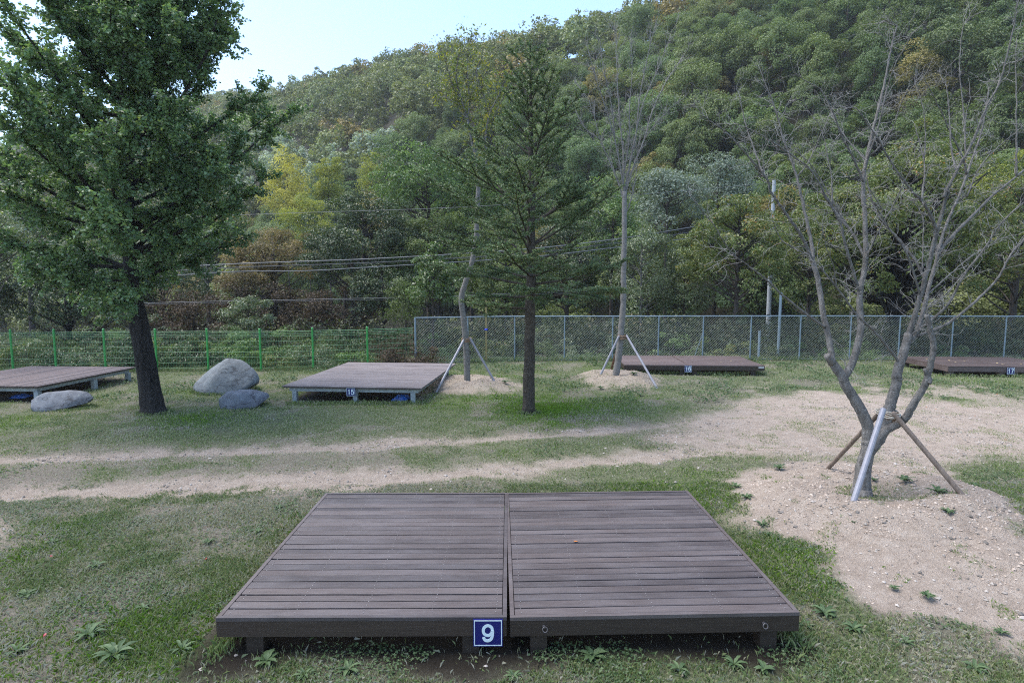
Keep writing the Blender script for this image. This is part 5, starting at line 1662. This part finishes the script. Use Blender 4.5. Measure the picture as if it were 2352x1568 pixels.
# ------------------------------------------------------------------ grass, weeds, leaves, pebbles
def ramp_mat(name, cols, trans=0.25, rough=0.6, spec=0.3):
    return leaf_mat(name, cols, trans, rough, spec)
M['grass'] = ramp_mat('grass blades', [(0.085, 0.120, 0.048), (0.150, 0.205, 0.078), (0.215, 0.280, 0.110), (0.29, 0.325, 0.16), (0.38, 0.36, 0.26), (0.48, 0.45, 0.37)])
M['lush'] = ramp_mat('bright grass blades', [(0.10, 0.18, 0.022), (0.17, 0.29, 0.03), (0.25, 0.36, 0.06)])
M['weed'] = ramp_mat('weed leaves', [(0.045, 0.085, 0.035), (0.08, 0.13, 0.055), (0.12, 0.175, 0.08)], 0.3, 0.6, 0.3)
M['pebble'] = ramp_mat('pebbles', [(0.10, 0.09, 0.08), (0.26, 0.23, 0.20), (0.42, 0.38, 0.34)], 0.0, 0.85, 0.3)
g = np.random.default_rng(900)

def frustum_pts(n, y0, y1, pw=1.0, marg=1.12):
    y = y0 + (y1 - y0) * g.random(n) ** pw
    hw = (0.885 * y + 0.5) * marg
    # density even per area: accept in proportion to width
    keep = g.random(n) < hw / ((0.885 * y1 + 0.5) * marg)
    y, hw = y[keep], hw[keep]
    return g.uniform(-1, 1, len(y)) * hw, y

def on_deck(x, y):
    return (np.abs(x + 0.0) < 2.38) & (y > 4.62) & (y < 7.5)

def blades(n, y0, y1, h, w, mb, mb2, cap_dirt=0.75):
    x, y = frustum_pts(n, y0, y1)
    d, dry, und, lush = masks(x, y)
    pat = fbm(x, y, 0.35, 61, 3)
    p = np.clip(1 - d * 1.08, 0.0, 1) ** 1.2 * np.clip(0.18 + 0.9 * sstep(0.30, 0.66, pat), 0, 1)
    p = np.maximum(p, 0.40 * sstep(0.66, 0.74, fbm(x, y, 0.30, 66, 3)) * (d > 0.4))
    p = np.maximum(p, 0.55 * sstep(0.56, 0.66, fbm(x, y, 0.6, 68, 4)) * (d > 0.4) * sstep(8.8, 10, y) * sstep(1.5, 4, x))
    p *= np.where(und > 0.5, np.where(y < 4.65, 0.14, 0.03), 1) * np.where(dry > 0.4, 0.6, 1)
    ok = g.random(len(x)) < p
    x, y, dry, lush, d = x[ok], y[ok], dry[ok], lush[ok], d[ok]
    z = ground_z(x, y)
    n = len(x)
    hh = h * g.uniform(0.4, 1.35, n) * (1 + 0.4 * lush) * (1 - 0.35 * d)
    yaw = g.uniform(0, 6.283, n)
    lean = np.abs(g.normal(0, 0.75, n)) + 0.15 + 0.6 * (g.random(n) < 0.35 * (dry + 0.2))
    wx, wy = np.cos(yaw), np.sin(yaw)
    lx, ly = -wy, wx
    ww = w * g.uniform(0.6, 1.3, n)
    b = np.stack([x, y, z - 0.005], -1)
    wv = np.stack([wx, wy, 0 * wx], -1)
    ld = np.stack([lx, ly, 0 * lx], -1)
    tip = b + ld * (hh * np.sin(np.clip(lean, 0, 1.5)))[:, None] + np.stack([0 * hh, 0 * hh, hh * np.cos(np.clip(lean, 0, 1.5)) + 0.004], -1)
    midp = b + ld * (hh * 0.35 * np.sin(lean * 0.6))[:, None] + np.stack([0 * hh, 0 * hh, hh * 0.6 * np.cos(np.clip(lean * 0.6, 0, 1.4))], -1)
    P = np.stack([b - wv * ww[:, None] * 0.5, b + wv * ww[:, None] * 0.5, midp + wv * ww[:, None] * 0.4, tip, midp - wv * ww[:, None] * 0.4], 1)
    val = np.clip(0.50 + 0.21 * g.normal(0, 1, n) + 0.08 * sstep(8, 13, y) + 0.42 * dry + 0.16 * (fbm(x, y, 1.5, 71, 3) - 0.5) + 0.25 * (g.random(n) < 0.10), 0, 1)
    isl = g.random(n) < lush
    for sel, m_ in ((~isl, mb), (isl, mb2)):
        k = int(sel.sum())
        if k:
            m_.add(P[sel].reshape(-1, 3), np.arange(k * 5).reshape(k, 5), 0, val[sel] if m_ is mb else g.random(k))

mb, mb2 = MB(), MB()
blades(600000, 4.2, 8.8, 0.055, 0.0046, mb, mb2)
blades(420000, 8.8, 15.0, 0.040, 0.0095, mb, mb2)
blades(300000, 15.0, 25.5, 0.050, 0.016, mb, mb2)
def tufts(pts, per, h, spread):
    pts = np.repeat(np.asarray(pts, float)[:, :2], per, 0)
    n = len(pts)
    x, y = (pts + g.normal(0, spread, (n, 2))).T
    z = height(x, y)
    yaw, hh, ww = g.uniform(0, 6.283, n), h * g.uniform(0.4, 1.3, n), 0.007 * g.uniform(0.6, 1.5, n)
    b = np.stack([x, y, z - 0.01], -1)
    wv = np.stack([np.cos(yaw), np.sin(yaw), 0 * yaw], -1) * ww[:, None]
    ld = np.stack([-np.sin(yaw), np.cos(yaw), 0 * yaw], -1) * (hh * g.uniform(0.1, 0.8, n))[:, None]
    up = np.stack([0 * hh, 0 * hh, hh], -1)
    P = np.stack([b - wv * .5, b + wv * .5, b + ld * .35 + up * .6 + wv * .4, b + ld + up, b + ld * .35 + up * .6 - wv * .4], 1)
    mb.add(P.reshape(-1, 3), np.arange(n * 5).reshape(n, 5), 0, np.clip(g.normal(0.42, 0.2, n), 0, 1))
def ring(c, rx, ry, n):
    a_ = g.uniform(0, 6.283, n)
    return np.stack([c[0] + rx * np.cos(a_), c[1] + ry * np.sin(a_)], -1)
def run(p, q, n):
    return np.asarray(p)[:2] + (np.asarray(q)[:2] - np.asarray(p)[:2]) * g.random(n)[:, None]
tufts(ring(b1, 0.92, 0.62, 130), 9, 0.10, 0.05)
tufts(ring(b2, 0.58, 0.36, 90), 9, 0.08, 0.04)
tufts(ring(b3, 0.70, 0.38, 100), 9, 0.08, 0.04)
tufts(ring(gp(353, 948), 0.34, 0.34, 60), 9, 0.09, 0.05)
tufts(ring(gp(1214, 950), 0.19, 0.19, 40), 9, 0.09, 0.05)
tufts(run((-2.45, 4.6), (-2.42, 7.5), 260), 8, 0.09, 0.05)
tufts(run((2.45, 4.65), (2.45, 7.6), 300), 8, 0.10, 0.06)
tufts(run((-2.4, 7.6), (2.4, 7.7), 300), 8, 0.08, 0.06)
tufts(run(gp(660, 930), gp(965, 930), 160), 8, 0.11, 0.06)
tufts(run(gp(1434, 858), gp(1757, 860), 150), 8, 0.12, 0.07)
tufts(run(gp(2170, 866), gp(2500, 868), 120), 8, 0.12, 0.07)
tufts(np.vstack([run(a_, b_, 60) for a_, b_ in zip(posts[:-1], posts[1:])]), 8, 0.16, 0.10)
tufts(np.vstack([run(a_, b_, 50) for a_, b_ in zip(cpost[:-1], cpost[1:])]), 8, 0.18, 0.12)
tag(mb.build('grass', M['grass']), 'short patchy lawn grass mixed with straw', 'grass', kind='stuff')
tag(mb2.build('grass', M['lush']), 'bright green grass patches round the tree bases', 'grass', kind='stuff')
print('grass', mb.n, mb2.n)

# clover and creeping small leaves
def clover(n, y0, y1, size, thr, mb):
    x, y = frustum_pts(n, y0, y1)
    d, dry, und, lush = masks(x, y)
    pat = fbm(x, y, 0.9, 81, 3)
    near_deck = sstep(4.15, 4.45, y) * (1 - sstep(4.6, 4.9, y)) * (np.abs(x) < 2.6)
    edge = sstep(15.5, 17.5, y)
    p = sstep(thr, thr + 0.12, pat + 0.08 * near_deck + 0.10 * edge) * (1 - np.clip(d * 1.3, 0, 1)) * np.where((und > 0.5) & (y > 4.75), 0.02, 1)
    ok = g.random(len(x)) < p
    x, y = x[ok], y[ok]
    z = ground_z(x, y) + g.uniform(0.012, 0.05, len(x)) * size / 0.03
    c = np.stack([x, y, z], -1)
    leaf_quads(mb, c, size * g.uniform(0.6, 1.5, len(x)), g.normal(0, 0.45, (len(x), 3)) + [0, 0, 1.0], 0.75, g=g)
mb = MB()
clover(150000, 4.2, 8.5, 0.022, 0.585, mb)
clover(120000, 8.5, 15, 0.028, 0.62, mb)
clover(120000, 15, 25.8, 0.055, 0.56, mb)
tag(mb.build('clover', M['weed']), 'small creeping weed leaves spread through the lawn', 'ground cover', kind='stuff')

# pebbles in the track and on the heap
n = 60000
x, y = frustum_pts(n, 4.2, 15)
d, dry, und, lush = masks(x, y)
pp = d * sstep(0.45, 0.65, fbm(x, y, 0.8, 91, 3)) * 0.9 + 0.06 * d + 0.015
ok = g.random(len(x)) < pp
x, y = x[ok], y[ok]
n = len(x)
sz = np.abs(g.normal(0, 0.010, n)) + 0.005
c = np.stack([x, y, ground_z(x, y) + sz * 0.2], -1)
base = np.array([[1, 0, 0], [-1, 0, 0], [0, 1, 0], [0, -1, 0], [0, 0, 0.7], [0, 0, -0.7]], float)
P = c[:, None, :] + (base[None] * g.uniform(0.6, 1.4, (n, 6, 1))) * sz[:, None, None]
tri = np.array([[0, 2, 4], [2, 1, 4], [1, 3, 4], [3, 0, 4], [2, 0, 5], [1, 2, 5], [3, 1, 5], [0, 3, 5]])
F = (np.arange(n)[:, None, None] * 6 + tri[None]).reshape(-1, 3)
mb = MB(); mb.add(P.reshape(-1, 3), F, 0, np.repeat(g.random(n), 8))
tag(mb.build('gravel', M['pebble']), 'pebbles and clods scattered over the sandy track', 'gravel', kind='stuff')

# soil clods on the heap and the young tree mounds
n = 260000
x, y = frustum_pts(n, 4.6, 21)
d = masks(x, y)[0]
pp = np.clip(mounds(x, y) * 6, 0, 1) * d * (0.25 + 0.75 * sstep(0.42, 0.6, fbm(x, y, 0.5, 97, 3)))
ok = g.random(len(x)) < pp
x, y = x[ok], y[ok]
n = len(x)
sz = np.abs(g.normal(0, 0.007, n)) + 0.003 + 0.0004 * y
c = np.stack([x, y, ground_z(x, y) + sz * 0.15], -1)
P = c[:, None, :] + (base[None] * g.uniform(0.5, 1.5, (n, 6, 1))) * sz[:, None, None]
F = (np.arange(n)[:, None, None] * 6 + tri[None]).reshape(-1, 3)
mb = MB(); mb.add(P.reshape(-1, 3), F, 0, np.repeat(g.random(n), 8))
tag(mb.build('gravel', ramp_mat('soil clods', [(0.20, 0.155, 0.12), (0.37, 0.30, 0.245), (0.46, 0.39, 0.325)], 0.0, 0.95, 0.1)), 'crumbly sandy clods on the heaps round the trees', 'soil', kind='stuff')
print('clods', n)

# weed rosettes
def weed_mesh(seed, n, L, w, up):
    q = np.random.default_rng(seed)
    mb = MB()
    for k in range(n):
        a = k * 2.4 + q.normal(0, 0.3)
        l = L * q.uniform(0.6, 1.15)
        el = up + q.normal(0, 0.15)
        d = np.array([math.cos(a), math.sin(a), 0])
        s = np.array([-math.sin(a), math.cos(a), 0])
        pts, ws = [], []
        m_ = 6
        p = np.array([0, 0, 0.005])
        for j in range(m_ + 1):
            f = j / m_
            e = el * (1 - 1.5 * f)
            pts.append(p.copy())
            ws.append(w * (0.15 + 1.5 * math.sin(math.pi * min(1, f ** 0.8)) * (0.6 + 0.4 * f)) * 0.5 * (1 + 0.18 * (-1) ** j))
            p = p + (d * math.cos(e) + np.array([0, 0, math.sin(e)])) * l / m_
        vv = []
        for p_, w_ in zip(pts, ws):
            vv += [p_ - s * w_ + (0, 0, w_ * 0.3), p_, p_ + s * w_ + (0, 0, w_ * 0.3)]
        ff = []
        for j in range(m_):
            for c_ in (0, 1):
                i0 = j * 3 + c_
                ff.append((i0, i0 + 1, i0 + 4, i0 + 3))
        mb.add(vv, ff, 0, q.random())
    return mb.mesh('weed', M['weed'])
WM = [weed_mesh(1, 15, 0.17, 0.034, 0.85), weed_mesh(2, 18, 0.14, 0.024, 0.75), weed_mesh(3, 12, 0.12, 0.032, 0.65), weed_mesh(4, 26, 0.20, 0.028, 1.15)]
def weed(px, py, k, s, label, z=0.0):
    p = gp(px, py, z)
    o = bpy.data.objects.new('weed', WM[k])
    COL.objects.link(o)
    o.location = (p[0], p[1], gheight(p[0], p[1]) + 0.004)
    o.rotation_euler = (0, 0, g.uniform(0, 6.28)); o.scale = (s * 0.72,) * 3
    return tag(o, label, 'weed', 'weeds growing in the lawn and sand')
weed(205, 1462, 0, 1.25, 'broad leaved grey green weed in the lawn, upper of two close together')
weed(265, 1508, 0, 1.45, 'largest broad leaved weed in the lawn, in front of another of its kind')
weed(418, 1496, 1, 1.2, 'bright green weed rosette in the lawn near the deck leg')
weed(222, 1303, 2, 1.3, 'pale green weed rosette in the dry grass patch')
weed(1790, 1078, 3, 1.15, 'tall bushy weed on the sandy heap, left of the tree stakes', 0.05)
weed(612, 1522, 2, 1.4, 'large leaved weed in the shade at the foot of the deck')
weed(800, 1542, 1, 1.2, 'upright weed in front of the deck edge, below the fascia middle')
weed(1362, 1508, 2, 1.5, 'leafy weed clump in the shade right of the number 9 plate')
weed(1685, 1530, 1, 1.1, 'weed rosette in front of the deck beneath the eye bolt')
weed(1755, 1540, 2, 1.1, 'round leaved weed right of another at the deck corner')
weed(1180, 1556, 1, 0.9, 'small weed on bare ground below the number 9 plate')
weed(2075, 1128, 1, 1.7, 'spreading weed in the hollow beside the bare tree trunk', 0.12)
weed(2150, 1158, 1, 1.6, 'grassy weed on the hollow rim near the wooden stake foot', 0.2)
for px, py, k, s in ((1690, 1110, 1, 1.2), (1715, 1145, 1, 1.3), (1750, 1195, 1, 1.0), (1825, 1245, 3, 0.5), (2055, 1340, 3, 0.5), (2130, 1360, 3, 0.7), (1895, 1385, 0, 1.1), (1770, 1215, 1, 0.8), (2175, 1225, 1, 1.1), (2240, 1110, 1, 1.2), (1960, 1225, 2, 0.5), (2005, 1118, 3, 0.6)):
    weed(px, py, k, s, 'small green weed tuft sprouting from the sandy heap round the bare tree', 0.12)['group'] = 'weed tufts on the sandy heap'
for px, py, k, s in ((60, 1370, 2, 1.2), (330, 1400, 1, 0.9), (120, 1250, 2, 1.0), (480, 1250, 1, 1.0), (590, 1225, 2, 1.1), (640, 1170, 1, 1.0), (1560, 1545, 1, 1.0), (1960, 1450, 0, 0.9), (2080, 1480, 1, 0.9), (2240, 1540, 0, 0.9), (1850, 1440, 1, 0.9), (2300, 1460, 1, 0.8), (40, 1500, 1, 1.1), (700, 1555, 1, 1.0)):
    weed(px, py, k, s, 'low weed rosette half hidden in the lawn grass')['group'] = 'weed rosettes in the lawn'
for px, py, k, s in ((1160, 876, 3, 1.3), (1380, 882, 3, 1.2), (1455, 868, 3, 1.3), (1470, 898, 3, 1.0)):
    weed(px, py, k, s, 'tufty weed on the soil mound of a young staked tree', 0.15)['group'] = 'weed tufts on the young tree mounds'

# fallen leaves
M['leaf_orange'] = plain_mat('orange fallen leaf', (0.50, 0.17, 0.03), 0.5)
M['leaf_tan'] = plain_mat('tan fallen leaf', (0.55, 0.42, 0.22), 0.6)
M['leaf_red'] = plain_mat('red fallen leaf', (0.28, 0.03, 0.04), 0.5)
def fallen(px, py, z, s, mat, label, group):
    p = gp(px, py, z)
    q = np.random.default_rng(int(px))
    a = q.uniform(0, 6.28)
    f = np.array([[-1, 0, 0.05], [-0.35, 0.42, 0.14], [0.35, 0.36, 0.10], [1, 0, 0.2], [0.35, -0.36, 0.16], [-0.35, -0.42, 0.10], [0, 0, 0.02]]) * s
    c_, s_ = math.cos(a), math.sin(a)
    f = f @ np.array([[c_, s_, 0], [-s_, c_, 0], [0, 0, 1]])
    mb = MB()
    tri = np.array([[6, i, (i + 1) % 6] for i in range(6)])
    mb.add(f, tri)
    mb.add(f - (0, 0, 0.0012), tri[:, ::-1])
    return tag(mb.build('fallen_leaf', mat, loc=(p[0], p[1], p[2] + 0.003)), label, 'leaf', group)
fallen(1322, 1243, T9 + 0.006, 0.026, M['leaf_orange'], 'orange fallen leaf lying on the dark stained deck', None)
for px, py in ((2196, 832), (2216, 829), (2304, 837), (2345, 836), (2180, 828), (2130, 825), (2290, 834)):
    fallen(px, py, T17 + 0.004, 0.06, M['leaf_tan'], 'tan fallen leaf lying on the dark tent deck by the number 17 plate', 'tan leaves on the number 17 deck')
for px, py in ((1590, 823), (1633, 823.5), (1680, 829), (1657, 832), (1702, 831), (1512, 818), (1470, 836)):
    fallen(px, py, T16 + 0.004, 0.045, M['leaf_tan'], 'tan fallen leaf lying on the brown tent deck by the number 16 plate', 'tan leaves on the number 16 deck')
for px, py in ((118, 1277), (473, 1283), (580, 1349), (103, 1458)):
    fallen(px, py, 0.03, 0.028, M['leaf_red'], 'dark red fallen leaf lying on the lawn before the decks', 'red leaves on the lawn')
for px, py in ((2128, 935), (2150, 940), (2200, 896), (2290, 905), (2050, 892), (2310, 1010), (2240, 955)):
    fallen(px, py, 0.03, 0.032, M['leaf_orange'], 'orange fallen leaf lying on the thin lawn near the bare tree', 'orange leaves on the lawn')

# blue plastic sheets under the decks
def crumple(px, py, sx, sy, sz, seed, label):
    p = gp(px, py)
    q = np.random.default_rng(seed)
    n = 14
    u = np.linspace(-1, 1, n)
    U, V = np.meshgrid(u, u)
    Z = 0.5 * (1 - np.maximum(abs(U), abs(V))) + 0.9 * np.abs(fbm(U * 2 + seed, V * 2, 0.9, seed, 4) - 0.5)
    v = np.stack([U * sx + q.normal(0, 0.02, U.shape), V * sy + q.normal(0, 0.02, U.shape), Z * sz + 0.005], -1).reshape(-1, 3)
    i = (np.arange(n - 1)[:, None] * n + np.arange(n - 1)[None]).ravel()
    mb = MB()
    mb.add(v, np.stack([i, i + 1, i + n + 1, i + n], -1))
    mb.add(v - (0, 0, 0.004), np.stack([i + n, i + n + 1, i + 1, i], -1))
    return tag(mb.build('plastic_sheet', M['tarp'], loc=(p[0], p[1], gheight(p[0], p[1]) + 0.01)), label, 'plastic sheet')
crumple(920, 921, 0.20, 0.22, 0.30, 3, 'crumpled blue plastic sheet under the number 15 tent deck')
crumple(50, 912, 0.22, 0.2, 0.15, 6, 'crumpled blue plastic sheet under the deck by the flat boulder')

# ------------------------------------------------------------------ haze
mb = MB()
mb.box((-60, 230, 62), (460, 330, 82))
hb = mb.mesh('haze', [])
m_, nt, nd, ln = new_mat('haze air')
pv = N(nd, 'ShaderNodeVolumePrincipled')
pv.inputs['Color'].default_value = (0.86, 0.93, 1.0, 1)
pv.inputs['Density'].default_value = 0.0004
pv.inputs['Anisotropy'].default_value = 0.2
o = N(nd, 'ShaderNodeOutputMaterial')
ln.new(pv.outputs[0], o.inputs['Volume'])
hb.materials.append(m_)
o = bpy.data.objects.new('haze', hb)
COL.objects.link(o)
tag(o, kind='stuff')
